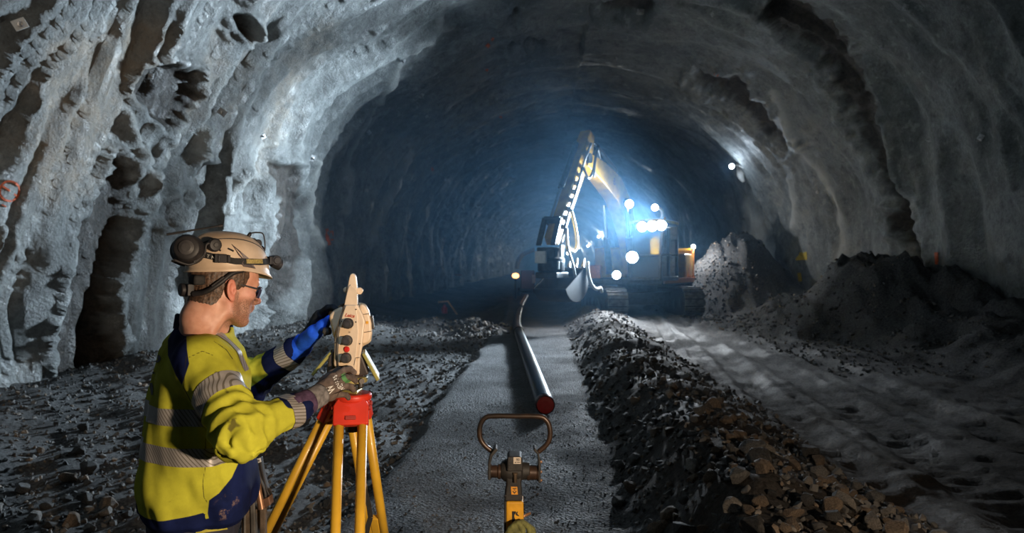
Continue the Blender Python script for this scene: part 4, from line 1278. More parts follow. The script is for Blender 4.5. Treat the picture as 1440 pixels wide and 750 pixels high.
brow = np.exp(-((Z_ - 0.034 + 0.06 * np.abs(np.abs(Y_) - 0.03)) / 0.0042) ** 2) * sstep(0.068, 0.08, X_) * sstep(0.010, 0.016, np.abs(Y_)) * sstep(0.052, 0.042, np.abs(Y_))
flush = 0.7 * sstep(0.066, 0.076, np.abs(Y_)) * sstep(0.02, 0.0, X_) + 0.5 * sstep(0.10, 0.112, X_) * sstep(-0.035, -0.02, Z_) + 0.35 * np.exp(-((X_ - 0.06) / 0.03) ** 2 - ((Z_ + 0.01) / 0.02) ** 2)
BODY = mesh_obj('body', bv, bf, M_SKIN, MAN, smooth=True, attrs={'stubble': np.clip(jaw * (1 - lip), 0, 1), 'lip': lip, 'brow': brow, 'flush': np.clip(flush, 0, 1)})
for s in (-1, 1):
    e = MB().ball(hd(0.0795, 0.031 * s, 0.0115), 0.0118, 16, 10).build('eye', mat('eye_white', (0.7, 0.68, 0.65), 0.2, var=0.02), BODY, smooth=True)
    MB().ball(hd(0.0875, 0.031 * s, 0.0095), (0.0045, 0.0058, 0.0058), 12, 8, (hx, hyv, hz)).build('iris', mat('iris', (0.03, 0.05, 0.07), 0.1, var=0.2), BODY, smooth=True)

# ---------------- hair
G = 0.0022
hfx = np.arange(-1.02, -0.72, G)
HF = Field(np.arange(HO[0] - 0.13, HO[0] + 0.10, G), np.arange(HO[1] - 0.10, HO[1] + 0.11, 0.003), np.arange(HO[2] - 0.13, HO[2] + 0.15, G))
HF.ell(hd(-0.012, 0, 0.045), (0.102, 0.0795, 0.092), HM, 0.01)
HF.caps(hd(-0.035, 0, -0.01), hd(-0.047, 0, -0.075), 0.0605, 0.056, 0.025)
XX, YY2, ZZ = HF.x[:, None, None] - HO[0], HF.y[None, :, None] - HO[1], HF.z[None, None, :] - HO[2]
lx = XX * hx[0] + YY2 * hx[1] + ZZ * hx[2]; ly = XX * hyv[0] + YY2 * hyv[1] + ZZ * hyv[2]; lz = XX * hz[0] + YY2 * hz[1] + ZZ * hz[2]
nzz = 0.006 * vnoise(lx / 0.006, ly / 0.006, lz / 0.012, 3)
line_ = np.where(lx < -0.028, -0.068 + 0.9 * np.maximum(0, lx + 0.06), np.where(lx < -0.012, 0.030, np.where(lx < 0.022, -0.004 + 0.2 * (lx + 0.012), 0.004 + 0.95 * (lx - 0.022))))
HF.D = np.maximum(HF.D, ((line_ - lz) * 0.6 + nzz)).astype(np.float32)
HF.D = HF.D + (0.0012 * vnoise(lx / 0.004, ly / 0.004, lz / 0.016, 8)).astype(np.float32)
v_, f_ = HF.mesh()
mesh_obj('hair', v_, f_, M_HAIR, MAN, smooth=True)

# ---------------- jacket
G = 0.0045
J = Field(np.arange(-1.42, -0.52, G), np.arange(1.78, 2.78, 0.006), np.arange(0.90, 1.60, G))
secs = [(0.945, 0.205, 0.150, -0.995), (0.965, 0.226, 0.166, -0.995), (1.03, 0.238, 0.174, -0.996), (1.12, 0.230, 0.163, -0.995), (1.26, 0.224, 0.154, -0.988), (1.38, 0.208, 0.142, -0.982), (1.46, 0.17, 0.118, -0.982), (1.50, 0.11, 0.09, -0.985), (1.53, 0.078, 0.076, -0.978), (1.56, 0.074, 0.074, -0.970)]
sz = np.array([s[0] for s in secs])


def torso(X, Y, Z):
    zz = np.broadcast_to(Z, Z.shape)
    a = np.interp(zz, sz, [s[1] for s in secs]); b_ = np.interp(zz, sz, [s[2] for s in secs]); cx_ = np.interp(zz, sz, [s[3] for s in secs])
    # blouse over the waistband, drape folds
    dx, dy = X - cx_, Y - 2.25
    u = dx * R[0] + dy * R[1]; v = dx * F[0] + dy * F[1]
    th = np.arctan2(v / b_, u / a)
    fold = 0.006 * np.sin(th * 5 + 9 * (zz - 1.0)) * sstep(1.35, 1.05, zz) + 0.010 * vnoise(th * 2.0, zz * 7, 0.3, 4) + 0.006 * vnoise(th * 4.5 + zz * 6, zz * 13, 0.9, 6)
    rr = (np.abs(u / a) ** 2.3 + np.abs(v / b_) ** 2.3) ** (1 / 2.3)
    d = (rr - 1) * np.minimum(a, b_) - fold
    return np.maximum(d, np.maximum(0.945 - zz, zz - 1.545))


J.D[:] = 0.2
J.put(torso, (-1.4, 1.9, 0.9), (-0.6, 2.6, 1.6), 0.001, pad=0.1)


def sleeve(a, e, w, r0, r1, r2, seed, k):
    for (p, q, ra, rb, sd) in ((a, e, r0, r1, seed), (e, w, r1, r2, seed + 3)):
        ax = nrm(q - p); L_ = np.linalg.norm(q - p)
        t1 = nrm(np.cross(ax, UP)); t2 = np.cross(ax, t1)

        def fn(X, Y, Z, p=p, q=q, ra=ra, rb=rb, sd=sd):
            x, y, z = X - p[0], Y - p[1], Z - p[2]
            h = x * ax[0] + y * ax[1] + z * ax[2]
            t = np.clip(h / L_, 0, 1)
            ex, ey, ez = x - ax[0] * t * L_, y - ax[1] * t * L_, z - ax[2] * t * L_
            th = np.arctan2(ex * t2[0] + ey * t2[1] + ez * t2[2], ex * t1[0] + ey * t1[1] + ez * t1[2])
            near_e = sstep(0.35, 1.0, t) if sd == seed else sstep(0.65, 0.0, t)
            f = 0.009 * near_e * np.sin(h * 2 * PI / 0.048 + 1.6 * np.sin(th + sd) + 2 * vnoise(th * 1.2, h * 9, sd, 2)) + 0.007 * vnoise(th * 1.3, h * 10, sd + 0.4, 5) + 0.003 * vnoise(th * 3, h * 28, sd, 9)
            return np.sqrt(ex * ex + ey * ey + ez * ez) - (ra + (rb - ra) * t) - f
        m = max(ra, rb) + 0.02
        J.put(fn, np.minimum(p, q) - m, np.maximum(p, q) + m, k)


sleeve(SR + UP * 0.005, EL_R, WR + (EL_R - WR) * 0.16, 0.084, 0.066, 0.043, 2, 0.035)
sleeve(SL + UP * 0.005, EL_L, WL + (EL_L - WL) * 0.10, 0.085, 0.072, 0.047, 9, 0.035)
J.caps(V(-0.99, 2.25, 1.47) + R * 0.04, SR + UP * 0.02, 0.06, 0.065, 0.05); J.caps(V(-0.99, 2.25, 1.47) - R * 0.04, SL + UP * 0.02, 0.06, 0.065, 0.05)
# neck opening
J.caps(NECKB - UP * 0.02, hd(-0.03, 0, -0.02), 0.066, 0.085, 0.006, 's')
# open cuff ends
for w, e in ((WR, EL_R), (WL, EL_L)):
    J.caps(w + (e - w) * 0.0, w + (e - w) * 0.1, 0.02, 0.02, 0.004, 's')
jv, jf = J.mesh()
jp = jv[:, 1]; jx = jv[:, 0] / jp * FPX + 720; jy = 375 - (jv[:, 2] - H) / jp * FPX
rel = jv - V(-1.0, 2.25, 0); ur = rel @ R; vf = rel @ F


def seg_t(p, a, b):
    e = b - a; L_ = e @ e
    t = (p - a) @ e / L_
    tc = np.clip(t, 0, 1)
    return t, np.linalg.norm(p - a - tc[:, None] * e, axis=1)


tu, du = seg_t(jv, SR, EL_R); tf, df = seg_t(jv, EL_R, WR)
tlu, dlu = seg_t(jv, SL, EL_L); tlf, dlf = seg_t(jv, EL_L, WL)
tors = np.array(torso(jv[:, 0], jv[:, 1], jv[:, 2]))
is_fr = (df < du) & (df < 0.10) & (df < dlf); is_ur = (du <= df) & (du < 0.112) & (tu > 0.22) & (tors > 0.012)
is_fl = (dlf < dlu) & (dlf < 0.10) & (dlf < df) & (tors > 0.01); is_ul = (dlu <= dlf) & (dlu < 0.11) & (tlu > 0.22) & (tors > 0.012) & (dlu < du)
arm = is_fr | is_ur | is_fl | is_ul
nearside = (ur > -0.03) & ~(is_fl | is_ul)
BIG = 50.0
nav = np.full(len(jv), BIG)
# hem and lower front panel
hemz = 1.000 + 0.012 * np.sin(np.arctan2(vf, ur) * 2 + 0.8) - 0.02 * (vf > 0)
d_hem = (jv[:, 2] - hemz) / 2.2 * 1000
nav = np.where(~arm, np.minimum(nav, d_hem), nav)
pan = poly_sd(jx, jy, [(352, 560), (346, 640), (336, 650), (326, 672), (308, 694), (294, 704), (292, 722), (300, 760), (380, 760), (380, 560)])
nav = np.where(nearside & ~arm, np.minimum(nav, pan), nav)
yoke = poly_sd(jx, jy, [(238, 448), (258, 458), (262, 470), (263, 492), (266, 512), (256, 542), (247, 528), (236, 500), (236, 478), (243, 462)])
nav = np.where(nearside & ~is_fr, np.minimum(nav, yoke), nav)
colr = (1.520 - jv[:, 2]) * 450
nav = np.where(~arm, np.minimum(nav, np.where(np.linalg.norm((jv - NECKB)[:, :2], axis=1) < 0.11, colr + 3, BIG)), nav)
frc = (0.58 + 0.05 * np.sin(jx * 0.2) - tf) * 266 * 0.45
nav = np.where(is_fr, np.minimum(nav, frc), nav)
flc = np.minimum((0.52 - tlf) * 100, poly_sd(jx, jy, [(352, 545), (395, 515), (440, 520), (440, 570), (340, 575)]))
nav = np.where(is_fl, np.minimum(nav, flc), nav)
nav = np.where((is_ul | is_fl) & (jx > 330), np.minimum(nav, poly_sd(jx, jy, [(345, 548), (360, 545), (398, 512), (430, 520), (400, 560), (350, 570)])), nav)
seam = np.full(len(jv), BIG)
for ln in ([(301, 480), (318, 492), (327, 505)], [(263, 492), (258, 545), (272, 572), (285, 600)], [(289, 604), (289, 655), (285, 680), (287, 700), (292, 708)], [(261, 505), (285, 494), (300, 500)]):
    seam = np.where(nearside & ~is_fr, np.minimum(seam, line_d(jx, jy, ln)), seam)
gr = np.minimum(poly_sd(jx, jy, [(322, 592), (332, 588), (336, 598), (326, 610), (320, 604)]), np.minimum(poly_sd(jx, jy, [(303, 525), (306, 525), (307, 540), (303, 535)]), poly_sd(jx, jy, [(314, 535), (318, 535), (320, 552), (316, 548)])))
gr = np.where(nearside, gr + 3 * vnoise(jx / 4, jy / 4, 0.1, 3), BIG)
dst = np.where(nearside & ~arm, poly_sd(jx, jy, [(325, 685), (338, 688), (340, 700), (322, 730), (305, 735), (302, 715)]), BIG)
JACK = mesh_obj('jacket', jv, jf, M_JACK, MAN, smooth=True, attrs={'navy': nav, 'seam': seam, 'grime': gr, 'dust': dst})
JB = BVHTree.FromPolygons(jv.tolist(), jf.tolist())

# vertex normals for the sewn-on bands
fn_ = np.cross(jv[jf[:, 1]] - jv[jf[:, 0]], jv[jf[:, 3]] - jv[jf[:, 0]])
vn = np.zeros_like(jv)
for k in range(4): np.add.at(vn, jf[:, k], fn_)
vn /= np.maximum(np.linalg.norm(vn, axis=1), 1e-9)[:, None]
if ((jv - jv.mean(0)) * vn).sum() < 0: vn = -vn


def band(mask, p0, n0, half, name='reflective_band', m=M_BAND, lift=0.0022, clip=()):
    """cut the jacket surface between two planes and lift the strip off the cloth"""
    n0 = nrm(n0)
    keep = mask[jf].all(1)
    d = (jv - p0) @ n0
    keep &= (np.abs(d[jf]) < half + 0.02).any(1)
    idx = np.unique(jf[keep]); mp = np.full(len(jv), -1); mp[idx] = np.arange(len(idx))
    bm = bmesh.new(); o0 = org(MAN)
    vv = [bm.verts.new(v) for v in (jv[idx] + vn[idx] * lift)]
    for q in jf[keep]:
        try: bm.faces.new([vv[i] for i in mp[q]])
        except ValueError: pass
    for s in ((p0 + n0 * half, n0), (p0 - n0 * half, -n0)) + tuple(clip):
        bmesh.ops.bisect_plane(bm, geom=list(bm.verts) + list(bm.edges) + list(bm.faces), plane_co=s[0], plane_no=s[1], clear_outer=True)
    bm.verts.index_update()
    if not bm.faces: bm.free(); return None
    v2 = np.array([v.co for v in bm.verts]); f2 = [tuple(v.index for v in f.verts) for f in bm.faces]
    bm.free()
    return mesh_obj(name, v2, f2, m, JACK, smooth=True)


tmask = ~arm
band(tmask, V(-1, 2.25, 1.282), V(0.02, 0.02, 1), 0.024); band(tmask, V(-1, 2.25, 1.176), V(0.03, 0.0, 1), 0.026)
axu = nrm(EL_R - SR)
band(is_ur | is_fr | (~arm & (tu > 0.2) & (du < 0.105) & (ur > 0.1)), SR + (EL_R - SR) * 0.50, nrm(axu + V(0.25, 0, -0.1)), 0.030)
axf = nrm(WR - EL_R)
band(is_fr, EL_R + (WR - EL_R) * 0.70, axf, 0.022, 'reflective_patch', M_BAND2)
axl = nrm(WL - EL_L)
band(is_fl, EL_L + (WL - EL_L) * 0.80, axl, 0.024, 'reflective_patch', M_BAND2)
sp0 = V(-1.0, 2.25, 1.42) + R * 0.105
band(tmask | is_ur, sp0 + R * 0.02, nrm(R + F * -0.15), 0.022, clip=((V(0, 0, 1.40), V(0, 0, -1)), (sp0 - F * 0.03, -F)))


def cloth_patch(outline_rows, name, m, lift=0.0025):
    """rows of pixel pairs lying on the jacket -> thin print"""
    mb = MB(); prev = None
    for a, b in outline_rows:
        row = []
        for t in (0, 0.5, 1):
            h, nn = cast(JB, a[0] + (b[0] - a[0]) * t, a[1] + (b[1] - a[1]) * t)
            if h is None: row = None; break
            if nn @ (h - np.array(CAM)) > 0: nn = -nn
            row.append(h + nn * lift)
        if row is None: prev = None; continue
        if prev is not None: mb.add(prev + row, [(0, 1, 4, 3), (1, 2, 5, 4)])
        prev = row
    return mb.build(name, m, JACK, smooth=True) if mb.v else None


def stroke_rows(pts, ws):
    p2, w2 = catmull([np.array(p, float) for p in pts], ws, 4)
    rows = []
    for i in range(len(p2)):
        t = nrm(p2[min(i + 1, len(p2) - 1)] - p2[max(i - 1, 0)]); n_ = V(-t[1], t[0]) * w2[i] / 2
        rows.append((p2[i] + n_, p2[i] - n_))
    return rows


cloth_patch(stroke_rows([(217, 526), (217, 514), (219, 505), (223, 501), (225, 506), (221, 510)], [3, 4, 5, 5, 4, 2]), 'back_print', M_BLKPRINT)
cloth_patch(stroke_rows([(211, 508), (210.5, 522), (212, 534), (214, 544), (215, 556)], [3, 4, 3.5, 4.5, 2]), 'back_print', M_BLKPRINT)
# collar stand
cb = MB(); rings = []
ccn = nrm(V(0.20, 0.05, 1))
for (zo, rr) in ((-0.012, 0.080), (0.012, 0.0765), (0.030, 0.074), (0.033, 0.069), (0.010, 0.0685)):
    rings.append([NECKB + UP * (zo + 0.010) + (hx * V(1, 1, 0) * math.cos(a) + hyv * math.sin(a)) * rr * (1.0 + 0.10 * max(0, math.cos(a))) + UP * (-0.034 * math.cos(a)) for a in np.linspace(0, 2 * PI, 36, endpoint=False)])
vs = [p for r_ in rings for p in r_]; n = 36
fs = [(i * n + k, i * n + (k + 1) % n, (i + 1) * n + (k + 1) % n, (i + 1) * n + k) for i in range(4) for k in range(n)]
mesh_obj('collar', np.array(vs), fs, M_NAVY, JACK, smooth=True)


# ---------------- gloves
def glove(h, name, mt, cuff_m, knit_m, e, label, cuff):
    pts = np.concatenate([np.array(h['palm']), np.concatenate([np.array(f) for f in h['f']]), np.array(h['t']), [h['w']]])
    lo = pts.min(0) - 0.045; hi = pts.max(0) + 0.045
    g = 0.0019
    fd = Field(np.arange(lo[0], hi[0], g), np.arange(lo[1], hi[1], g), np.arange(lo[2], hi[2], g))
    hand_field(fd, h)
    ax = nrm(h['w'] - e)
    fd.caps(h['w'] - ax * 0.005, h['w'] + ax * 0.02, 0.027, 0.026, 0.012)
    v, f = fd.mesh()
    v = v + (0.0009 * fbm(v[:, 0] / 0.012, v[:, 1] / 0.012, v[:, 2] / 0.012, 2, 5))[:, None] * nrm(V(0.3, -0.8, 0.4))
    gl_ = mesh_obj(name, v, f, mt, MAN, smooth=True)
    tag(gl_, label)
    a, b, r0, r1 = cuff
    pm = sum(np.array(h['palm'])) / 4
    at_ = lambda t: h['w'] + ((e - h['w']) * t if t > 0 else (pm - h['w']) * -t)
    MB().tube([at_(t) for t in np.linspace(a, b, 9)], list(np.linspace(r0, r1, 9) + 0.0010 * np.sin(np.arange(9) * 2.4)), 28).build('glove_cuff', cuff_m, gl_, smooth=True)
    return gl_


GR = glove(HR, 'glove', M_GLOVE, M_GCUFF, M_KNIT, EL_R, 'brown work glove with white and green print', (-0.50, 0.03, 0.0350, 0.0362))
GL = glove(HL, 'glove', M_GLOVED, M_BLUE, M_BLUE, EL_L, 'black and blue work glove', (-0.25, 0.20, 0.033, 0.046))
MB().tube([WR + (EL_R - WR) * t for t in np.linspace(-0.03, 0.25, 8)], list(0.0380 + 0.003 * np.linspace(0, 1, 8) + 0.001 * np.sin(np.arange(8) * 2.1)), 28).build('knit_cuff', M_KNIT, JACK, smooth=True)
# blue thumb and back panel of the far glove
fd = Field(np.arange(-0.80, -0.58, 0.002), np.arange(2.36, 2.56, 0.002), np.arange(1.40, 1.60, 0.002))
fd.chain(HL['t'], [0.0215, 0.0190, 0.0170, 0.0135], 0.02); fd.caps(WL, HL['t'][1], 0.034, 0.022, 0.02)
v_, f_ = fd.mesh()
mesh_obj('thumb_panel', v_, f_, M_BLUE, GL, smooth=True)
# prints on the near glove: lie on the back of the hand
pc = (HR['palm'][1] + HR['palm'][2]) / 2; wv_ = WR
xd = nrm(P(461, 527, 2.2) - P(478, 557, 2.2)); upd = nrm(P(462, 540, 2.2) - P(478, 530, 2.2))
gv = np.array([v.co for v in GR.data.vertices]) + org(MAN)
GBV = BVHTree.FromPolygons(gv.tolist(), [tuple(p.vertices) for p in GR.data.polygons])


def on_glove(o, lift=0.0012):
    """let a flat print follow the glove surface"""
    d = Vector((0, 1, 0))
    for v in o.data.vertices:
        w = v.co + Vector(org(MAN)); h = GBV.ray_cast(Vector(w) - d * 0.15, d)
        if h[0] is not None: v.co = h[0] - d * lift - Vector(org(MAN))
    o.data.update()


t_ = text_obj('glove_lettering', 'WENAAS', GR, P(467, 546, 2.15), xd, upd, 0.0135, M_LETW, 0, True); on_glove(t_)
t_ = text_obj('glove_lettering', 'W', GR, P(460, 551, 2.15), xd, upd, 0.021, M_LETW, 0, True); on_glove(t_)
c0 = P(473, 541, 2.15)
gp = MB(); nn_ = 10
gp.add([c0 + xd * (-0.017 + 0.034 * i / nn_) + upd * (s * 0.0052) for i in range(nn_ + 1) for s in (-1, 1)], [(2 * i, 2 * i + 2, 2 * i + 3, 2 * i + 1) for i in range(nn_)])
t_ = gp.build('green_patch', M_GREEN, GR); on_glove(t_, 0.001)
t_ = text_obj('glove_lettering', 'TIGER', GR, c0, xd, upd, 0.008, M_LETW, 0) if False else None
for tt, yy in ((0.10, 0.0),):
    t_ = text_obj('cuff_lettering', 'WORK', GR, WR + (pc - WR) * 0.25 + V(0.004, -0.0375, 0), nrm(xd + V(0.1, 0, 0)), upd, 0.012, M_LETW, 0)

# ---------------- trousers and boots
T_ = Field(np.arange(-1.32, -0.62, 0.007), np.arange(1.95, 2.58, 0.007), np.arange(g0 + 0.05, 1.02, 0.007))
T_.ell(V(-1.005, 2.25, 0.93), (0.195, 0.135, 0.13), AXT, 0.03)
for hip, ft in ((HIPR, FOOTR), (HIPL, FOOTL)):
    kn = (hip + ft) / 2 + F * 0.03
    T_.chain([hip, kn, ft + UP * 0.13], [0.115, 0.088, 0.078], 0.03)
q = T_.D
X3, Y3, Z3 = T_.x[:, None, None], T_.y[None, :, None], T_.z[None, None, :]
T_.D = (q + 0.006 * fbm(X3 * 14, Y3 * 14, Z3 * 9, 2, 3)).astype(np.float32)
T_.D = np.maximum(T_.D, (Z3 - 0.985)).astype(np.float32); T_.D = np.maximum(T_.D, (g0 + 0.11 - Z3)).astype(np.float32)
v_, f_ = T_.mesh()
TR = mesh_obj('trousers', v_, f_, mat('trouser_navy', (0.02, 0.022, 0.04), 0.85, var=0.4, scale=20, bump=0.3, bscale=200), MAN, smooth=True)
TB = BVHTree.FromPolygons(v_.tolist(), f_.tolist())


def trouser_patch(px_pts, name):
    mb = MB(); rows = []
    for a, b in px_pts:
        row = []
        for t in np.linspace(0, 1, 6):
            h, nn = cast(TB, a[0] + (b[0] - a[0]) * t, a[1] + (b[1] - a[1]) * t)
            if h is None: return
            row.append(h - nrm(h - np.array(CAM)) * 0.004)
        rows.append(row)
    vs = [p for r_ in rows for p in r_]; n = 6
    return mb.add(vs, [(i * n + k, i * n + k + 1, (i + 1) * n + k + 1, (i + 1) * n + k) for i in range(len(rows) - 1) for k in range(n - 1)]).build(name, M_PANTS, TR, smooth=True)


trouser_patch([((275, 742), (275, 752)), ((290, 739), (290, 749)), ((305, 736), (306, 747)), ((318, 734), (320, 745))], 'pocket_flap')
trouser_patch([((195, 738), (195, 765)), ((215, 742), (215, 770)), ((235, 744), (236, 770))], 'rear_panel')
for ft in (FOOTR, FOOTL):
    bt = Field(np.arange(ft[0] - 0.25, ft[0] + 0.3, 0.008), np.arange(ft[1] - 0.25, ft[1] + 0.3, 0.008), np.arange(g0 - 0.03, g0 + 0.24, 0.008))
    bt.caps(ft + UP * 0.19, ft + UP * 0.06, 0.062, 0.055, 0.02); bt.caps(ft + UP * 0.055 - F * 0.05, ft + UP * 0.045 + F * 0.17, 0.052, 0.048, 0.03)
    Zb = bt.z[None, None, :]; bt.D = np.maximum(bt.D, (g0 + 0.012 - Zb)).astype(np.float32)
    v_, f_ = bt.mesh(); bo = mesh_obj('boot', v_, f_, M_BOOT, MAN, smooth=True)
    sole = [ft + F * (0.055 + 0.165 * math.cos(a)) + R * 0.054 * math.sin(a) + UP * 0.002 for a in np.linspace(0, 2 * PI, 24, endpoint=False)]
    MB().prism(sole, UP * 0.03).build('sole', M_RUBB, bo, bev=0.005)

# ---------------- helmet
HC = (0.010, 0.0)
kp = math.radians(1.5); kx = V(math.cos(kp) * math.cos(hy), math.cos(kp) * math.sin(hy), -math.sin(kp)); ky = hyv; kz = np.cross(kx, ky)


def hh(x, y, z): return HO + kx * x + ky * y + kz * z



def rimz(ph):
    f = math.cos(ph)
    return 0.058 + 0.010 * (1 - abs(f)) - 0.006 * max(0, f) ** 2 + 0.004 * max(0, -f) ** 2


def dome(ph, t, off=0.0):
    s = math.cos(t * PI / 2) ** 0.72; rz = rimz(ph)
    h = rz + (0.178 - rz) * math.sin(t * PI / 2) ** 0.85
    cx_ = HC[0] - 0.012 * t
    a = (0.126 if math.cos(ph) > 0 else 0.122) + off; b_ = 0.104 + off
    return hh(cx_ + a * math.cos(ph) * s, b_ * math.sin(ph) * s, h + off * math.sin(t * PI / 2))


def dome_at_h(ph, h, off=0.0):
    lo, hi = 0.0, 1.0; rz = rimz(ph)
    for _ in range(24):
        m_ = (lo + hi) / 2
        if rz + (0.178 - rz) * math.sin(m_ * PI / 2) ** 0.85 < h: lo = m_
        else: hi = m_
    return dome(ph, lo, off)


nph = 72; vs = []; rows = []
prof = [(-1.0)] + list(np.linspace(0, 0.97, 20))
for t in prof:
    row = []
    for k in range(nph):
        ph = 2 * PI * k / nph
        if t < 0:
            f = max(0, math.cos(ph)) ** 2.2; p = dome(ph, 0, 0.005 + 0.006 * f) - kz * (0.008 + 0.008 * f)
        else:
            p = dome(ph, t, 0.0035 * math.exp(-((math.sin(ph) * math.cos(t * PI / 2)) / 0.18) ** 2) * sstep(0.2, 0.5, t))
        row.append(p)
    rows.append(row)
vs = [p for r_ in rows for p in r_] + [dome(0, 0.9999)]
fs = [(i * nph + k, i * nph + (k + 1) % nph, (i + 1) * nph + (k + 1) % nph, (i + 1) * nph + k) for i in range(len(rows) - 1) for k in range(nph)]
top = len(vs) - 1
fs += [((len(rows) - 1) * nph + k, (len(rows) - 1) * nph + (k + 1) % nph, top) for k in range(nph)]
HEL = mesh_obj('helmet', np.array(vs), fs, M_HELM, MAN, smooth=True, solid=0.003)
for s in (-1, 1):
    # dark seam along the crown, flash mark on the front quarter
    MB().tube([dome(math.radians(a), 0, 0) * 0 + dome_at_h(math.radians(a) * s, h_, 0.001) for a, h_ in ((158, 0.135), (135, 0.150), (100, 0.156), (70, 0.152), (45, 0.138), (28, 0.118))], 0.0022, 8, smoothn=5).build('crown_seam', M_GREYP, HEL, smooth=True)
    fl = [dome_at_h(math.radians(a) * s, h_, 0.0035) for a, h_ in ((102, 0.138), (90, 0.117), (80, 0.099), (70, 0.068), (76, 0.070), (88, 0.073), (91, 0.082), (87, 0.090), (94, 0.108))]
    cc = sum(fl) / len(fl)
    MB().add(fl + [cc], [(i, (i + 1) % len(fl), len(fl)) for i in range(len(fl))]).build('flash_mark', M_HELMD, HEL, smooth=False, solid=0.003)
    # vent slots
    for a in (100, 118):
        MB().tube([dome_at_h(math.radians(a) * s, 0.118, 0.001), dome_at_h(math.radians(a + 8) * s, 0.126, 0.001)], 0.003, 8).build('vent', M_PLAST, HEL)


def strap(path, w, m, name, parent, off=0.004):
    mb = MB(); n = len(path)
    pts = []
    for a, h_ in path:
        pts.append((dome_at_h(math.radians(a), h_ + w / 2, off), dome_at_h(math.radians(a), h_ - w / 2, off), dome_at_h(math.radians(a), h_ - w / 2, off - 0.003), dome_at_h(math.radians(a), h_ + w / 2, off - 0.003)))
    vs = [p for q in pts for p in q]
    fs = [(i * 4 + k, i * 4 + (k + 1) % 4, (i + 1) * 4 + (k + 1) % 4, (i + 1) * 4 + k) for i in range(n - 1) for k in range(4)] + [(0, 1, 2, 3), (n * 4 - 1, n * 4 - 2, n * 4 - 3, n * 4 - 4)]
    return mb.add(vs, fs).build(name, m, parent, smooth=False)


def sp_(a0, h0, a1, h1, n=10): return [(a0 + (a1 - a0) * i / n, h0 + (h1 - h0) * i / n) for i in range(n)]


full = sp_(-180, 0.120, -100, 0.088) + sp_(-100, 0.088, -60, 0.088) + sp_(-60, 0.088, 0, 0.095) + sp_(0, 0.095, 60, 0.088) + sp_(60, 0.088, 100, 0.088) + sp_(100, 0.088, 181, 0.120)
strap(full, 0.0185, M_STRAP, 'lamp_strap', HEL)
strap(sp_(-84, 0.0885, -52, 0.0905), 0.013, M_GOLD, 'strap_print', HEL, 0.0055)
for k, ch in enumerate('MTZTN'):
    a = math.radians(-156 + 7.0 * k); p = dome_at_h(a, 0.110 - 0.0035 * k, 0.0062); q = dome_at_h(a + 0.05, 0.110 - 0.0035 * k - 0.001, 0.0062)
    xd_ = nrm(q - p); no = nrm(np.cross(xd_, kz))
    text_obj('strap_lettering', ch, HEL, p, xd_, kz, 0.013, M_LETW, 0.0002)
# buckle at the side
for s in (-1, 1):
    pbk = dome_at_h(math.radians(118) * s, 0.094, 0.007)
    side = ky * s
    s3 = nrm(side - kx * 0.45); s1 = nrm(np.cross(s3, kz)); s1 = s1 if s1 @ kx > 0 else -s1
    MB().box(pbk, (0.034, 0.010, 0.026), (s1, s3, kz)).box(pbk + s1 * 0.022, (0.010, 0.009, 0.022), (s1, s3, kz)).box(pbk - s1 * 0.005 + s3 * 0.005, (0.006, 0.004, 0.020), (s1, s3, kz)).build('buckle', M_PLAST, HEL, bev=0.002)
    pv = dome_at_h(math.radians(128) * s, 0.132, 0.006)
    MB().lathe(pv, side, [(0.020, -0.004), (0.021, 0.006), (0.017, 0.013), (0.008, 0.014)], 20).build('muff_pivot', M_PLAST, HEL, bev=0.001)
    MB().lathe(pv + side * 0.014, side, [(0.007, 0), (0.006, 0.002)], 16).build('pivot_screw', M_GREYP, HEL)
    # ear defender cup parked at the rear
    cc = hh(-0.138, -0.076, 0.120) if s < 0 else hh(-0.085, 0.095, 0.120); dr_ = nrm(side * 0.86 - kx * 0.45 + kz * 0.10)
    cup = MB().lathe(cc - dr_ * 0.030, dr_, [(0.030, 0), (0.043, 0.004), (0.044, 0.018), (0.042, 0.022), (0.043, 0.026), (0.041, 0.048), (0.034, 0.060), (0.018, 0.066)], 30).build('ear_defender', M_PLAST, HEL, smooth=False, bev=0.002)
    MB().lathe(cc + dr_ * 0.034, dr_, [(0.020, 0), (0.021, 0.004), (0.012, 0.007)], 24).build('cup_cap', M_GREYP, HEL)
    MB().lathe(cc - dr_ * 0.036, dr_, [(0.028, -0.012), (0.040, -0.010), (0.043, 0.0), (0.040, 0.008)], 28).build('cup_cushion', M_STRAP, HEL, smooth=True)
    MB().tube([pv + side * 0.006, pv + side * 0.010 - kx * 0.025 + kz * 0.002, cc + dr_ * 0.02 + kx * 0.048 - kz * 0.018, cc + dr_ * 0.03 + kx * 0.020 - kz * 0.040], 0.0030, 8, smoothn=5).build('muff_arm', M_GREYP, HEL, smooth=True)
    MB().tube([cc + dr_ * 0.012 + kx * 0.034 - kz * 0.030, cc + dr_ * 0.01 + kx * 0.005 - kz * 0.046, cc - kx * 0.040 - kz * 0.032], 0.004, 8, smoothn=5).build('muff_bow', M_PLAST, HEL, smooth=True)
    # chin-strap cradle below the shell
    MB().tube([hh(0.030, 0.080 * s, 0.062), hh(-0.010, 0.083 * s, 0.052), hh(-0.045, 0.080 * s, 0.022), hh(-0.078, 0.062 * s, -0.004), hh(-0.104, 0.028 * s, -0.012)], [0.006, 0.008, 0.0075, 0.008, 0.010], 8, smoothn=6).build('rear_cradle', M_PLAST, HEL, smooth=True)
    MB().tube([hh(-0.035, 0.084 * s, 0.040), hh(-0.066, 0.074 * s, 0.012)], 0.0035, 8).build('cradle_slot', M_GREYP, HEL)
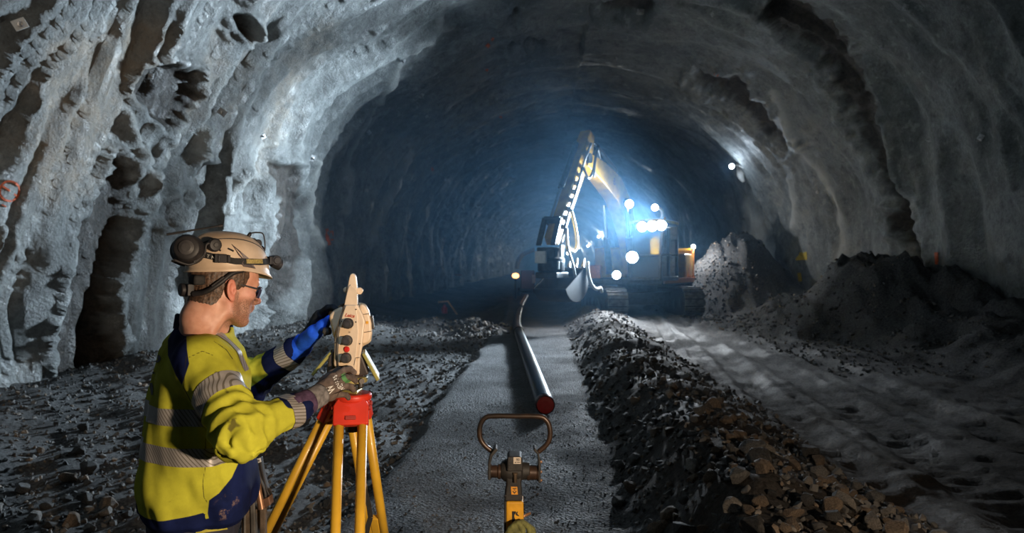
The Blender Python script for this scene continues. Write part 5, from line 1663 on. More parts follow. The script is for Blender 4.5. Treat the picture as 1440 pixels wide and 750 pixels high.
MB().box(hh(-0.110, 0, 0.0), (0.020, 0.06, 0.036), (kx, ky, kz)).lathe(hh(-0.118, 0, 0.0), -kx, [(0.020, 0), (0.020, 0.012), (0.016, 0.015)], 20).build('size_dial', M_PLAST, HEL, bev=0.004)
MB().box(hh(-0.095, -0.035, 0.03), (0.035, 0.05, 0.03), (kx, ky, kz)).build('nape_pad', M_STRAP, HEL, bev=0.008)
# headlamp
lp = dome_at_h(math.radians(-4), 0.093, 0.012)
hl = MB().box(lp - kx * 0.004, (0.012, 0.046, 0.026), (kx, ky, kz)).lathe(lp + ky * -0.021 + kx * 0.016, -ky, [(0.0165, -0.042), (0.0175, -0.038), (0.0175, -0.004), (0.0165, 0.0)], 24).lathe(lp + kx * 0.010 - kz * 0.003, nrm(kx - kz * 0.35), [(0.018, 0), (0.0195, 0.022), (0.0195, 0.030)], 24).build('headlamp', M_PLAST, HEL, bev=0.002)
MB().lathe(lp + ky * -0.0215 + kx * 0.016, -ky, [(0.012, 0), (0.010, 0.003), (0.006, 0.003)], 20).build('headlamp_knob', M_GREYP, HEL)
MB().lathe(lp + kx * 0.010 - kz * 0.003 + nrm(kx - kz * 0.35) * 0.028, nrm(kx - kz * 0.35), [(0.017, 0), (0.016, 0.003), (0.010, 0.004)], 24).build('headlamp_lens', mat('lamp_glass', (0.6, 0.55, 0.5), 0.1), HEL)
# sensor box and wire loop on the front of the crown
db = hh(0.088, -0.010, 0.148)
MB().box(db, (0.034, 0.040, 0.022), (nrm(kx - kz * 0.7), ky, nrm(kz + kx * 0.7))).lathe(hh(0.092, -0.030, 0.150), -ky, [(0.012, 0), (0.012, 0.006)], 16).box(hh(0.108, -0.005, 0.128), (0.016, 0.03, 0.03), (nrm(kx - kz), ky, nrm(kz + kx))).build('sensor_box', M_PLAST, HEL, bev=0.003)
MB().box(hh(0.094, -0.034, 0.140), (0.010, 0.003, 0.007), (kx, ky, kz)).build('sensor_window', M_BLUE, HEL)
MB().tube([hh(0.055, -0.03, 0.160), hh(0.062, -0.035, 0.176), hh(0.066, -0.03, 0.178)], 0.006, 8, smoothn=4).tube([hh(0.045, -0.030, 0.158), hh(0.064, -0.034, 0.178), hh(0.088, -0.036, 0.183), hh(0.106, -0.036, 0.178), hh(0.114, -0.034, 0.140), hh(0.112, -0.03, 0.116)], 0.0022, 8, smoothn=6).build('sensor_cable', M_PLAST, HEL, smooth=True)
an = MB().tube([hh(-0.190, -0.050, 0.160), hh(-0.120, -0.065, 0.177), hh(-0.052, -0.078, 0.193)], [0.0035, 0.0028, 0.0025], 8).lathe(hh(-0.054, -0.0775, 0.1925), nrm(hh(-0.052, -0.078, 0.193) - hh(-0.12, -0.065, 0.177)), [(0.0045, 0), (0.0045, 0.012), (0.003, 0.014)], 10).build('antenna', M_PLAST, HEL)

# ---------------- safety glasses
SG = MB()
for s in (-1, 1):
    SG.tube([hd(-0.012, 0.074 * s, 0.020), hd(0.020, 0.071 * s, 0.021), hd(0.060, 0.066 * s, 0.018), hd(0.082, 0.058 * s, 0.017)], [0.0018, 0.0024, 0.0028, 0.0034], 8, smoothn=4)
arc_ = [hd(0.082 + 0.026 * math.cos(a), 0.060 * math.sin(a), 0.023) for a in np.linspace(-1.5, 1.5, 17)]
SG.tube(arc_, 0.0022, 8)
GLS = SG.build('safety_glasses', M_GREYP, MAN, smooth=True)
lv = []; nA = 17; nB = 6
for a in np.linspace(-1.45, 1.45, nA):
    for j in range(nB):
        q = j / (nB - 1); nose = math.exp(-(a / 0.22) ** 2)
        z = 0.022 - (0.034 - 0.018 * nose) * q
        lv.append(hd(0.083 + 0.026 * math.cos(a) - 0.006 * q * q, 0.0605 * math.sin(a), z))
MB().add(lv, [(i * nB + j, (i + 1) * nB + j, (i + 1) * nB + j + 1, i * nB + j + 1) for i in range(nA - 1) for j in range(nB - 1)]).build('lens', None or mat('smoked_lens', (0.10, 0.09, 0.16), 0.05, var=0.1, spec=0.7, trans=0.55), GLS, smooth=True, solid=0.0018)

# ---------------- tool holster on the belt
M_LEATH = mat('brown_leather', (0.09, 0.065, 0.045), 0.7, var=0.4, scale=25, bump=0.4, bscale=90)
M_COPPER = mat('copper_tube', (0.62, 0.36, 0.22), 0.3, 0.8, var=0.2)
YH = 2.32; PXO = 7.0
hol = MB().pxprism([(333, 700), (344, 690), (352, 712), (352, 790), (330, 790)], YH, YH + 0.05).build('tool_holster', M_LEATH, MAN, bev=0.006)
MB().pxprism([(344, 690), (350, 685), (352, 760), (346, 760)], YH - 0.006, YH + 0.02).pxprism([(335, 700), (338, 698), (338, 770), (335, 770)], YH - 0.006, YH + 0.01).build('steel_edge', mat('worn_steel', (0.35, 0.33, 0.3), 0.35, 0.8, var=0.3), hol, bev=0.002)
MB().tube([P(351.5, 662, YH - 0.01), P(361, 716, YH - 0.01)], 0.0105, 16).build('tube_handle', M_COPPER, hol)
MB().pxprism([(350, 646), (359, 644), (362, 662), (369, 690), (374, 700), (366, 704), (358, 690), (352, 664)], YH + 0.01, YH + 0.035).build('knife_body', M_PLAST, hol, bev=0.003)
MB().pxprism([(351, 646.5), (358.5, 644.5), (360, 650), (352, 653)], YH + 0.0075, YH + 0.012).build('knife_label', M_LETW, hol)
text_obj('knife_lettering', 'IIIII', hol, P(355.5, 648.5, YH + 0.007), V(1, 0, 0.2), UP, 0.009, M_PLAST, 0.0003, True)
MB().tube([P(356, 662, YH + 0.01), P(360, 676, YH), P(365, 690, YH), P(367, 702, YH)], 0.0045, 10, smoothn=4).build('knife_clip', M_GREYP, hol, smooth=True)
MB().pxprism([(362, 703), (371, 699), (373, 711), (363, 716)], YH - 0.012, YH + 0.025).build('tool_block', mat('bronze_block', (0.20, 0.11, 0.07), 0.45, 0.5, var=0.3), hol, bev=0.002)
MB().pxprism([(358, 714), (366, 716), (366, 762), (358, 762)], YH + 0.0, YH + 0.02).build('tool_strap', M_LEATH, hol, bev=0.003)
PXO = 0.0
# ================================================================== TRIPOD AND TOTAL STATION
M_TYEL = mat('tripod_yellow', (0.62, 0.36, 0.03), 0.38, var=0.18, scale=6, coat=0.2)
M_TRED = mat('tripod_red', (0.60, 0.035, 0.015), 0.4, var=0.15, scale=10)
M_TREDD = mat('tripod_dark_red', (0.32, 0.03, 0.02), 0.5, var=0.2)
M_CREAM = mat('cream_plastic', (0.66, 0.50, 0.34), 0.42, var=0.06, scale=30, bump=0.08, bscale=500)
M_CREAM2 = mat('pale_cream', (0.62, 0.52, 0.38), 0.45, var=0.08)
M_OLIVE = mat('olive_plastic', (0.30, 0.27, 0.075), 0.45, var=0.15)
M_BRASS = mat('brass_plate', (0.42, 0.35, 0.13), 0.4, 0.4, var=0.2)
M_DKBR = mat('dark_brown_plastic', (0.05, 0.038, 0.032), 0.5, var=0.2)
M_KNOB = mat('dark_knob', (0.035, 0.032, 0.03), 0.45, var=0.2)
M_REDB = mat('red_button', (0.55, 0.025, 0.02), 0.3)
M_LEAF = mat('red_print', (0.45, 0.05, 0.02), 0.6)

Y0 = 2.36
hx_, hz_top, hz_bot = P(489.5, 560, Y0)[0], P(0, 557, Y0)[2], P(0, 590, Y0)[2]
TPC = V(hx_, Y0 + 0.06, 0)
TRI = thing('tripod', V(TPC[0], TPC[1], ground(TPC[0], TPC[1])), 'yellow surveying tripod with a red head standing on rubble in front of the man', 'tripod')
c = TPC + UP * (hz_top - 0.012)
MB().lathe(c, UP, [(0.062, -0.012), (0.066, -0.006), (0.066, 0.006), (0.060, 0.012)], 36).build('head_plate', M_TRED, TRI, bev=0.002)
hd_ = MB().lathe(c - UP * 0.012, UP, [(0.050, -0.055), (0.060, -0.02), (0.060, 0.0)], 6).lathe(c - UP * 0.06, UP, [(0.012, -0.05), (0.018, -0.02), (0.018, 0.02)], 16).build('head_casting', M_TRED, TRI, bev=0.006)
MB().lathe(c - UP * 0.10, UP, [(0.022, -0.02), (0.024, -0.01), (0.024, 0.01), (0.015, 0.02)], 18).build('clamp_screw', M_KNOB, hd_, bev=0.002)
z_h = hz_bot
LEGS = [((-0.80, 0.30), 0.050, 0.085), ((0.10, -0.64), 0.076, 0.058), ((0.06, 0.63), 0.058, 0.058)]
for (dx, dy), sp_w, off in LEGS:
    h = nrm(V(dx, dy, 0)); s_ = np.cross(h, UP)
    top = V(TPC[0], TPC[1], z_h + 0.012) + h * off
    ft = V(TPC[0] + dx, TPC[1] + dy, 0); ft[2] = ground(ft[0], ft[1]) - 0.03
    ax = nrm(ft - top); L_ = np.linalg.norm(ft - top)
    # red hinge shoe
    nrm_out = np.cross(s_, ax)
    shoe = MB().prism([top + s_ * a + ax * b + nrm_out * -0.018 for a, b in ((-sp_w / 2 - 0.02, 0.035), (-sp_w / 2 - 0.02, -0.03), (-sp_w / 2 - 0.006, -0.055), (sp_w / 2 + 0.006, -0.055), (sp_w / 2 + 0.02, -0.03), (sp_w / 2 + 0.02, 0.035))], nrm_out * 0.036).build('hinge_shoe', M_TRED, TRI, bev=0.006)
    MB().tube([top - s_ * (sp_w / 2 + 0.026) - ax * 0.025, top + s_ * (sp_w / 2 + 0.026) - ax * 0.025], 0.009, 12).box(top + nrm_out * (-0.020 if nrm_out[1] > 0 else 0.020) + ax * 0.012, (0.035, 0.006, 0.014), (s_, nrm_out, ax)).build('hinge_pin', M_TREDD, shoe, bev=0.002)
    lg = MB(); w0 = sp_w
    for s in (-1, 1):
        lg.tube([top + s_ * s * w0 / 2 + ax * 0.02, top + s_ * s * w0 / 2 * 0.95 + ax * L_ * 0.60], 0.0165, 16)
    leg = lg.build('leg', M_TYEL, TRI, smooth=True)
    m2 = top + ax * L_ * 0.60
    MB().box(m2, (w0 + 0.05, 0.045, 0.07), (s_, nrm_out, ax)).build('leg_clamp', M_TRED, leg, bev=0.006)
    MB().tube([m2 + nrm_out * 0.02, m2 + nrm_out * 0.05], 0.014, 14).build('clamp_knob', M_KNOB, leg)
    MB().beam(top + ax * L_ * 0.36, ft - ax * 0.10, 0.032, 0.026, nrm_out).build('lower_leg', M_TYEL, leg, bev=0.004)
    MB().lathe(ft, -ax, [(0.003, 0.0), (0.016, 0.05), (0.018, 0.12), (0.020, 0.13)], 14).box(ft - ax * 0.11 + h * 0.03, (0.03, 0.05, 0.012), (s_, h, UP)).build('foot_spike', M_DKMET, leg)
# carrying strap hanging between the legs
st = MB()
spx = [(509, 672), (513, 690), (519, 712), (521, 728), (517, 742), (514, 756)]
for i in range(len(spx) - 1):
    a = P(*spx[i], 2.52); b = P(*spx[i + 1], 2.52); st.beam(a, b, 0.004, 0.018, (1, 0, 0.2))
st.build('carry_strap', M_STRAP, TRI)

KX = -0.19
TS = thing('total_station', c + UP * 0.012, 'cream survey instrument with dark knobs mounted on the yellow tripod', 'survey instrument')
TSO = c + UP * 0.012
tb = MB()
zt = TSO[2]
MB().lathe(TSO, UP, [(0.050, 0.0), (0.052, 0.004), (0.052, 0.010), (0.046, 0.012)], 3).build('tribrach_base', M_BRASS, TS, bev=0.004)
tr_ = MB().lathe(TSO + UP * 0.036, UP, [(0.050, 0), (0.052, 0.003), (0.052, 0.017), (0.048, 0.020)], 32).build('tribrach_plate', M_BRASS, TS, bev=0.002)
for k in range(3):
    a = 0.9 + k * 2 * PI / 3; p = TSO + V(math.cos(a), math.sin(a), 0) * 0.036 + UP * 0.012
    MB().lathe(p, UP, [(0.006, -0.002), (0.012, 0.003), (0.012, 0.016), (0.006, 0.020), (0.006, 0.028)], 16).build('foot_screw', M_KNOB, tr_, bev=0.001)
p_ = TSO + V(0.038, -0.035, 0.046)
MB().lathe(p_, V(0.4, -1, 0), [(0.007, 0), (0.009, 0.004), (0.009, 0.014)], 14).build('lock_lever', M_DKBR, tr_)
MB().lathe(TSO + UP * 0.054, UP, [(0.040, 0), (0.040, 0.018)], 28).build('base_ring', M_DKBR, TS, bev=0.002)
# alidade: dark base wedge and the two standards
YF = 2.325                                    # front face of the near cover
al = MB().pxprism([(462, 501), (469, 494), (507, 496), (519, 527), (508, 530), (468, 531), (459, 528)], 2.345, 2.475).build('alidade_base', M_DKBR, TS, bev=0.006)
for pts, yf in (([(463.5, 495), (467.5, 497.5), (440.5, 529.5), (437, 527)], 2.35), ([(508.5, 498.5), (513, 496.5), (534, 534), (529.5, 537)], 2.35)):
    kb = MB().pxprism(pts, yf, yf + 0.125).build('keyboard', M_OLIVE, TS, bev=0.003)
    a, b = np.array(pts[0], float), np.array(pts[3], float)
    if pts[0][0] > 500: a, b = np.array(pts[1], float), np.array(pts[2], float); dd = 0.9
    else: dd = -0.9
    q = [a + (b - a) * 0.08, a + (b - a) * 0.92, a + (b - a) * 0.92 + V(dd, 0.3), a + (b - a) * 0.08 + V(dd, 0.3)]
    MB().pxprism([tuple(z) for z in q], yf + 0.012, yf + 0.113).build('display', mat('keypad_grey', (0.34, 0.33, 0.29), 0.5, var=0.5, scale=90), kb)
# standards behind
MB().pxprism([(470, 470), (461, 445), (462, 438), (480, 429), (500, 426), (513, 427), (519, 437), (522.5, 452), (523.5, 470), (522, 480), (518, 485), (509, 487), (508, 525), (470, 525)], 2.44, 2.485).build('far_standard', M_CREAM, TS, bev=0.012)
MB().pxprism([(505, 428), (513, 428), (519, 438), (522.5, 455), (523, 470), (521, 480), (516, 484), (505, 486)], 2.36, 2.44).build('telescope', M_CREAM, TS, bev=0.010)
MB().pxprism([(483, 430), (468, 438), (462, 444), (468, 472), (474, 490), (484, 480)], 2.36, 2.44).build('telescope', M_CREAM, TS, bev=0.010)
MB().pxprism([(508, 442.2), (518.5, 441.2), (518.7, 442), (508, 443)], 2.3585, 2.362).pxprism([(511, 467.4), (522.3, 465.6), (522.4, 466.4), (511, 468.2)], 2.3585, 2.362).build('panel_line', M_DKBR, TS)
MB().pxprism([(514.5, 452), (518, 452), (518, 455.5), (514.5, 455.5)], 2.357, 2.362).build('warning_sticker', mat('amber_sticker', (0.65, 0.3, 0.02), 0.5), TS)
MB().pxprism([(520, 444), (524.5, 444.5), (527, 463), (523, 464)], 2.37, 2.43).build('eyepiece', M_KNOB, TS, bev=0.004)
pk = P(461, 466, 2.40)
MB().lathe(pk, V(-1, 0, -0.1), [(0.012, -0.01), (0.014, 0.0), (0.014, 0.012), (0.010, 0.016)], 18).build('focus_knob', M_KNOB, TS, bev=0.001)
# near cover: main cream panel with raised facets
cov = [(484, 428), (480, 440), (474.5, 456), (470.5, 478), (469, 512), (470, 517), (480, 524), (505.5, 529), (506.5, 505), (509.5, 488), (513.5, 451), (509, 440), (502.5, 428)]
COVER = MB().pxprism(cov, YF, 2.44).build('side_cover', M_CREAM, TS, bev=0.007)
face = [(486, 429.5), (480.5, 446), (476, 470), (474.5, 500), (475.5, 518), (500.5, 524.5), (501.5, 500), (504.5, 470), (503.5, 445), (501, 429.5)]
MB().pxprism(face, YF - 0.006, YF + 0.01).build('face_panel', M_CREAM, COVER, bev=0.004)
MB().pxprism([(484.2, 429), (485.3, 429), (479.3, 447), (475.0, 470), (473.6, 500), (475.2, 520), (474.2, 520), (472.3, 500), (473.8, 470), (478.2, 446)], YF - 0.004, YF + 0.006).build('panel_gap', M_DKBR, COVER)
MB().pxprism([(499.5, 503.5), (505.5, 502.8), (505.5, 503.4), (499.5, 504.1)], YF - 0.0072, YF).pxprism([(499.6, 503.8), (500.2, 503.8), (498, 514), (497.4, 514)], YF - 0.0072, YF).build('panel_line', M_DKBR, COVER)
# carrying handle rising to a point, sight bar through it
hand = [(484, 429), (488.5, 404), (491, 391), (492.5, 386.5), (495, 384.5), (498, 385.5), (500.5, 390), (502, 404), (502.8, 429)]
HAN = MB().pxprism(hand, 2.335, 2.43).build('handle', M_CREAM, TS, bev=0.007)
MB().pxprism([(484.2, 429), (487.5, 414), (490.2, 404), (492.5, 401), (494.5, 400.5), (494.5, 402), (501.5, 408), (502.4, 429)], 2.329, 2.345).build('handle_facet', M_CREAM, HAN, bev=0.004)
MB().pxprism([(482.5, 407), (484.5, 404), (489, 404), (489, 412), (485, 412.2), (482.5, 410)], 2.36, 2.40).build('sight_bar', M_CREAM, HAN, bev=0.004)
MB().pxprism([(500, 405), (507.5, 404.8), (510.7, 408), (510.7, 410.5), (507.5, 414.5), (500, 414)], 2.36, 2.40).build('sight_bar', M_CREAM, HAN, bev=0.004)
MB().pxprism([(478.5, 428), (488, 426), (488, 431), (478.5, 432)], 2.37, 2.42).pxprism([(484.5, 420), (488, 416), (488, 427), (484, 428)], 2.37, 2.42).build('handle_socket', M_DKBR, TS, bev=0.003)
for x, y in ((483.5, 434.5), (500.8, 435.3), (480.3, 452), (500.7, 453), (471.7, 482), (506, 483.5)):
    MB().lathe(P(x, y, YF + (-0.004 if 474 < x < 505 else 0.002)), V(0, -1, 0), [(0.0022, -0.002), (0.0022, 0.0035)], 12).build('cover_screw', M_DKBR, COVER)
# drives: three knobs and the red button
FN = V(0, -1, 0)
for i, (x, y) in enumerate(((490, 455), (488.5, 479), (487, 503.5))):
    q = P(x, y, YF - 0.006)
    kn = MB().lathe(q, FN, [(0.0175, -0.004), (0.0175, 0.003), (0.0150, 0.006), (0.0145, 0.024), (0.0125, 0.0265), (0.004, 0.0265)], 28).build('drive_knob', M_KNOB, TS, bev=0.0006)
    if i == 0:
        MB().lathe(q, FN, [(0.0172, 0.004), (0.0172, 0.010), (0.0158, 0.012)], 28).build('knob_ring', M_PLAST, kn)
    MB().lathe(q + FN * 0.0262, FN, [(0.0085, 0), (0.0080, 0.002), (0.003, 0.002)], 20).build('knob_cap', M_GREYP, kn)
q = P(487.5, 491.5, YF - 0.006)
MB().lathe(q, FN, [(0.0100, -0.002), (0.0100, 0.002), (0.0085, 0.0035)], 24).lathe(q, FN, [(0.0078, 0.003), (0.007, 0.006), (0.003, 0.0065)], 24).build('red_button', M_REDB, TS)
text_obj('brand_lettering', 'Leica', TS, P(491.5, 444, YF - 0.0068), V(1, 0, -0.12), UP, 0.0155, M_LEAF, 0.0004, True, 0.35)
text_obj('small_lettering', 'III', TS, P(491.5, 467.5, YF - 0.0068), V(0, 0, 1), V(-1, 0, 0), 0.008, M_DKBR, 0.0003)

# ================================================================== HAND TOOL ON THE PATH
KX = 0.0
M_TUBE = mat('worn_black_tube', (0.028, 0.021, 0.018), 0.36, 0.3, col2=(0.075, 0.042, 0.028), scale=14, detail=8)
M_TBLK = mat('tool_black', (0.022, 0.020, 0.019), 0.62, var=0.4, scale=20, bump=0.2)
M_TYEL2 = mat('tool_yellow', (0.66, 0.33, 0.02), 0.45, var=0.15, scale=18, bump=0.15)
M_STICK = mat('orange_sticker', (0.70, 0.30, 0.03), 0.5, var=0.1)
M_CREST = mat('pale_sticker', (0.58, 0.50, 0.42), 0.5, var=0.1)
YT = 2.9
bx0 = P(722, 700, YT)
TOOL = thing('power_breaker', V(bx0[0], YT + 0.06, ground(bx0[0], YT + 0.06)), 'yellow and black hand held ground tool with loop handle standing upright on the path', 'power tool')
loop = [(700, 645), (693, 636), (681, 626), (675, 615), (675, 600), (681, 589), (692, 585.5), (724, 585.5), (757, 586), (768, 591), (773, 602), (773, 616), (768, 626), (757, 636), (750, 644)]
lp3 = [P(x, y, YT + 0.03) for x, y in loop]
LOOP = MB().tube(lp3[1:-1], 0.0105, 16, smoothn=6).build('loop_handle', M_TUBE, TOOL, smooth=True)
for s, pts in ((-1, [(697, 630), (689, 640), (686, 652), (686, 676), (690, 676), (690, 652), (693, 642), (700, 634)]), (1, [(750, 634), (756, 640), (757, 652), (757, 680), (760.5, 680), (760.5, 652), (758, 638), (752, 630)])):
    MB().pxprism(pts, YT - 0.005, YT + 0.065).build('handle_bracket', M_TBLK, LOOP, bev=0.003)
c_l, c_r, c_m = P(687, 663, YT + 0.03), P(759, 665, YT + 0.03), P(724, 662, YT + 0.03)
xd = nrm(c_r - c_l)
MB().lathe(c_l, xd, [(0.030, 0), (0.030, 0.012), (0.026, 0.014), (0.026, 0.036), (0.031, 0.040), (0.031, 0.050), (0.020, 0.052), (0.020, 0.06)], 28).build('damper', M_TUBE, TOOL, bev=0.001)
MB().lathe(c_r, -xd, [(0.034, 0), (0.034, 0.010), (0.030, 0.013), (0.030, 0.040), (0.033, 0.043), (0.033, 0.052), (0.020, 0.055), (0.020, 0.06)], 28).build('damper', M_TUBE, TOOL, bev=0.001)
for y in (650, 664, 676): MB().lathe(P(760.5, y, YT + 0.01), V(1, 0, 0), [(0.006, -0.004), (0.006, 0.005)], 8).build('bracket_bolt', M_COPPER, LOOP)
MB().lathe(c_m - xd * 0.058, xd, [(0.030, 0), (0.044, 0.016), (0.048, 0.034), (0.048, 0.075), (0.044, 0.085), (0.036, 0.090), (0.034, 0.118)], 30).build('gear_case', M_TBLK, TOOL, bev=0.002)
MB().pxprism([(713, 647), (715, 642.5), (732, 642.5), (735, 646), (735, 664), (713, 664)], YT - 0.03, YT + 0.07).build('head_block', M_TBLK, TOOL, bev=0.006)
nk = MB().pxprism([(710, 656), (735, 656), (733, 680), (735, 706), (709, 706), (712, 682)], YT - 0.012, YT + 0.075).build('neck', M_TBLK, TOOL, bev=0.008)
MB().pxprism([(709.5, 697), (735.5, 697), (735.5, 698.2), (709.5, 698.2)], YT - 0.014, YT + 0.077).build('neck_seam', M_GREYP, nk)
ps = YT - 0.0318
MB().pxprism([(722, 643.5), (732.5, 643.5), (732.5, 652.8), (722, 652.8)], ps, ps + 0.004).build('number_sticker', M_CREST, TOOL)
text_obj('number_lettering', '93', TOOL, P(728.3, 647, ps - 0.0006), V(1, 0, 0), UP, 0.0135, M_TBLK, 0.0003, True)
MB().pxprism([(724, 650.2), (726, 650.2), (726, 651.4), (724, 651.4)], ps - 0.0006, ps).pxprism([(727, 650.2), (731.5, 650.2), (731.5, 651.0), (727, 651.0)], ps - 0.0006, ps).build('fine_print', M_TBLK, TOOL)
MB().pxprism([(714.5, 643.5), (720.5, 643.5), (720.5, 659), (714.5, 659)], ps - 0.002, ps + 0.004).build('rivet_strip', M_GREYP, TOOL, bev=0.001)
for y in (646.5, 651, 655.5): MB().lathe(P(717.5, y, ps - 0.002), V(0, -1, 0), [(0.0035, -0.001), (0.003, 0.002)], 12).build('rivet', M_TBLK, TOOL)
pin = MB().tube([P(724.5, 667, YT - 0.022), P(724.5, 679, YT - 0.022)], 0.0072, 14).lathe(P(724.5, 666.5, YT - 0.022), UP, [(0.010, -0.004), (0.010, 0.004)], 14).build('pin', mat('tarnished_pin', (0.16, 0.115, 0.08), 0.35, 0.6, var=0.3), TOOL)
MB().pxprism([(718.5, 685), (727.5, 685), (728.3, 696), (719.2, 696)], YT - 0.0148, YT - 0.010).build('symbol_sticker', M_STICK, TOOL)
zz_ = YT - 0.0154
MB().pxprism([(720.3, 691), (722, 691), (723.5, 693), (725, 691), (726.7, 691), (723.5, 695)], zz_, zz_ + 0.001).pxprism([(721, 687), (726.2, 687), (726.2, 688), (721, 688)], zz_, zz_ + 0.001).pxprism([(722.3, 688.8), (724.8, 688.8), (724.3, 690), (722.8, 690)], zz_, zz_ + 0.001).build('sticker_symbol', M_TBLK, TOOL)
body = MB().pxprism([(711.5, 706), (736.2, 706), (737, 750), (740, 840), (709, 840), (711.5, 750)], YT - 0.02, YT + 0.085).build('motor_housing', M_TYEL2, TOOL, bev=0.008)
MB().pxprism([(709, 705.5), (712.5, 705.5), (712.5, 840), (708, 840)], YT - 0.014, YT + 0.08).build('side_rail', M_TBLK, TOOL, bev=0.003)
zz_ = YT - 0.0208
zb = P(0, 838, YT)[2]; zg = ground(bx0[0], YT + 0.06)
cxm = V(bx0[0] + 0.006, YT + 0.032, 0)
MB().lathe(cxm + UP * (zg + 0.012), UP, [(0.028, 0), (0.034, 0.04), (0.034, 0.18), (0.05, 0.20), (0.055, zb - zg - 0.02), (0.05, zb - zg + 0.02)], 26).build('lower_casing', M_TBLK, TOOL, bev=0.002)
MB().box(cxm + UP * (zg + 0.008), (0.22, 0.18, 0.03)).build('foot_plate', M_DKMET, TOOL, bev=0.006)
# black pictogram on the housing
pg = MB().pxprism([(720, 719.5), (725.5, 719.5), (725.5, 722.5), (723.3, 724.5), (723.3, 728), (725, 732), (720, 736)], zz_, zz_ + 0.001).pxprism([(726, 721), (728.3, 719.5), (727.5, 723), (730.5, 726.5), (728, 726), (725.2, 724.5)], zz_, zz_ + 0.001)
pg.build('pictogram', M_BLKPRINT, TOOL)
bp_ = MB().tube([P(736, 727, YT + 0.02), P(746.5, 722, YT + 0.02)], 0.0055, 10).build('side_bolt', M_COPPER, TOOL)

# work glove hung on the tool: palm down over the housing, fingers and thumb hanging
GW = thing('work_glove', P(733, 745, YT - 0.05), 'olive yellow work glove folded over the front of the yellow tool', 'glove')
M_GLY = mat('olive_glove', (0.20, 0.20, 0.06), 0.85, col2=(0.10, 0.10, 0.035), scale=35, bump=0.5, bscale=180)
lo = P(700, 775, YT - 0.1) - 0.03; hi = P(760, 722, YT + 0.02) + 0.03
g = 0.0022
fd = Field(np.arange(lo[0], hi[0], g), np.arange(YT - 0.13, YT + 0.06, g), np.arange(P(0, 860, YT)[2], hi[2], g))
A_ = lambda x, y, dy: P(x, y, YT + dy)
# wrist low at left, back of the hand rising to the knuckles, fingers bending over and down
W_ = A_(704, 800, -0.075)
K = [A_(718, 745, -0.085), A_(723, 740, -0.08), A_(727, 737, -0.072), A_(730, 737.5, -0.06)]
for q in K: fd.caps(W_, q, 0.026, 0.014, 0.010)
tips = [[A_(722, 742, -0.092), A_(728, 751, -0.098), A_(731, 770, -0.10)], [A_(729, 737, -0.086), A_(735, 745, -0.09), A_(738, 768, -0.09)], [A_(735, 735, -0.062), A_(743.5, 741, -0.055), A_(747, 766, -0.055)], [A_(738, 737, -0.04), A_(749, 745, -0.03), A_(753, 768, -0.03)]]
for q, f in zip(K, tips): fd.chain([q] + f, [0.013, 0.0120, 0.0115, 0.0105], 0.003)
fd.chain([A_(716, 770, -0.08), A_(716, 752, -0.088), A_(722, 742, -0.092)], [0.018, 0.015, 0.012], 0.008)
fd.caps(W_ + UP * 0.01, A_(709, 838, -0.075), 0.034, 0.042, 0.02)
v_, f_ = fd.mesh()
v_ = v_ + (0.0016 * fbm(v_[:, 0] / 0.02, v_[:, 1] / 0.02, v_[:, 2] / 0.02, 3, 5))[:, None] * nrm(V(0.2, -0.8, 0.5))
mesh_obj('glove_hand', v_, f_, M_GLY, GW, smooth=True)
MB().tube([A_(709, 836, -0.075), A_(708, 850, -0.075)], [0.045, 0.047], 24).build('glove_cuff', M_STRAP, GW)
HAZE = 0.0075
# ================================================================== LIGHT, HAZE, CAMERA
def spot(name, loc, target, power, col, angle, blend=0.4, r=0.1, parent=None):
    l = bpy.data.lights.new(name, 'SPOT'); l.energy = power; l.color = col; l.spot_size = math.radians(angle); l.spot_blend = blend; l.shadow_soft_size = r
    o = bpy.data.objects.new(name, l); COL.objects.link(o); o.location = loc
    o.rotation_euler = (Vector(target) - Vector(loc)).to_track_quat('-Z', 'Y').to_euler()
    return o


def point(name, loc, power, col, r=0.1):
    l = bpy.data.lights.new(name, 'POINT'); l.energy = power; l.color = col; l.shadow_soft_size = r
    o = bpy.data.objects.new(name, l); COL.objects.link(o); o.location = loc
    return o


WARM, COOL, WHITE = (1.0, 0.77, 0.54), (0.62, 0.80, 1.0), (0.86, 0.93, 1.0)
spot('work_lamp_warm', (1.05, 0.35, 1.5), (-0.6, 2.4, 1.3), 315, WARM, 62, 0.6, 0.05)
spot('work_lamp_low', (2.3, 0.7, 1.35), (1.15, 4.6, 0.2), 130, WARM, 62, 0.9, 0.06)
for i, (q, pw, r) in enumerate(LAMPS):
    spot('excavator_beam', q, (q[0] - 4.6, 14.0, 1.0), pw * 0.6, WHITE, 106, 0.9, r)
for q in (LAMPS[0][0], LAMPS[2][0]):
    spot('excavator_flood', q + V(0, -0.1, 0.05), (-5.6, 11.5, 3.9), 8200, (0.64, 0.83, 1.0), 78, 1.0, 0.45)
spot('added_glove_spot', (0.25, 1.0, 3.1), (-0.70, 2.48, 1.47), 75, (0.45, 0.70, 1.0), 17, 0.8, 0.05)  # extra cool spot added to bring out the blue glove, no lamp stands here
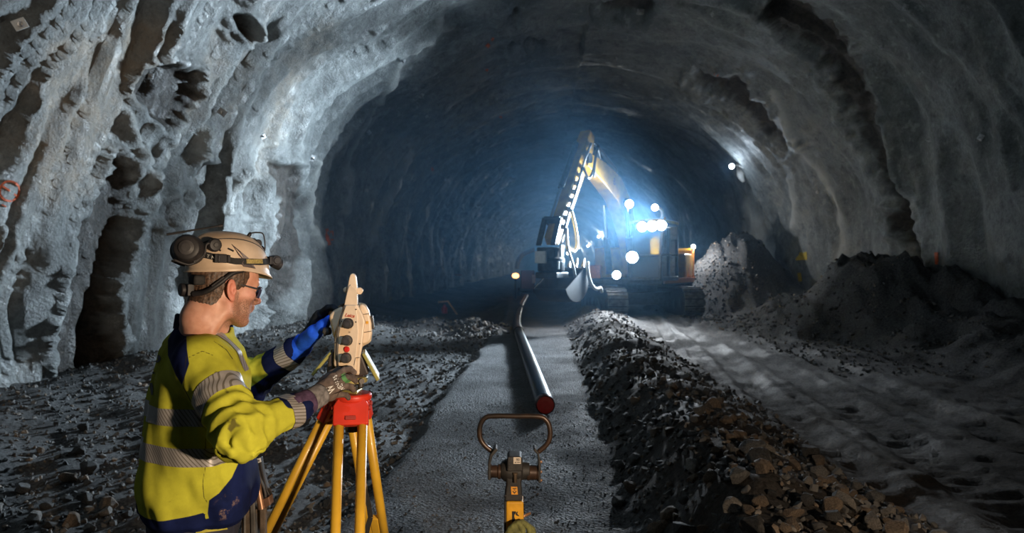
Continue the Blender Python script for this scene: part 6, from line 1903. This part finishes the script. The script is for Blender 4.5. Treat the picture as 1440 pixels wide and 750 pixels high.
point('rear_lamp_light', P(977, 347, 24.3), 130, WHITE, 0.08)
for q, d in WALL_LAMPS:
    point('tunnel_lamp_light', q, d * (1.0 if d < 60 else 1.8), COOL, 0.08)
spot('added_wall_fill', (-1.6, 0.4, 3.3), (-6.6, 9.0, 5.0), 230, (1.0, 0.88, 0.76), 58, 0.9, 0.3)  # unseen warm fill added to lighten the left wall

w = bpy.data.worlds.new('tunnel_dark'); SC.world = w; w.use_nodes = True
w.node_tree.nodes['Background'].inputs[0].default_value = (0.10, 0.14, 0.20, 1); w.node_tree.nodes['Background'].inputs[1].default_value = 0.02

hm = bpy.data.materials.new('haze'); hm.use_nodes = True
N = hm.node_tree.nodes; L = hm.node_tree.links
N.remove(N['Principled BSDF'])
vs_ = nd(N, 'ShaderNodeVolumeScatter', Density=HAZE, Anisotropy=0.35); vs_.inputs['Color'].default_value = (0.30, 0.62, 1.0, 1)
L.new(vs_.outputs[0], N['Material Output'].inputs['Volume'])
b_ = MB().box((6, 151, 4), (44, 270, 14))
hz = b_.build('haze', hm); tag(hz, 'blue dusty haze hanging in the far part of the tunnel', 'haze', kind='stuff')

cd = bpy.data.cameras.new('camera'); cam = bpy.data.objects.new('camera', cd); COL.objects.link(cam)
cam.location = (0, 0, H); cam.rotation_euler = (PI / 2, 0, 0)
cd.sensor_width = 36; cd.lens = 25.0; cd.clip_end = 600; cd.clip_start = 0.05
cd.dof.use_dof = True; cd.dof.focus_distance = 2.35; cd.dof.aperture_fstop = 5.0
SC.camera = cam
SC.view_settings.view_transform = 'Standard'; SC.view_settings.look = 'None'; SC.view_settings.gamma = 1.0
SC.view_settings.exposure = 0.0; SC.view_settings.use_curve_mapping = False
cy = SC.cycles
cy.use_denoising = True
cy.max_bounces = 6; cy.diffuse_bounces = 2; cy.glossy_bounces = 3; cy.transmission_bounces = 4; cy.volume_bounces = 1; cy.transparent_max_bounces = 6
cy.use_adaptive_sampling = True; cy.adaptive_threshold = 0.01
cy.sample_clamp_indirect = 4.0; cy.caustics_reflective = False; cy.caustics_refractive = False
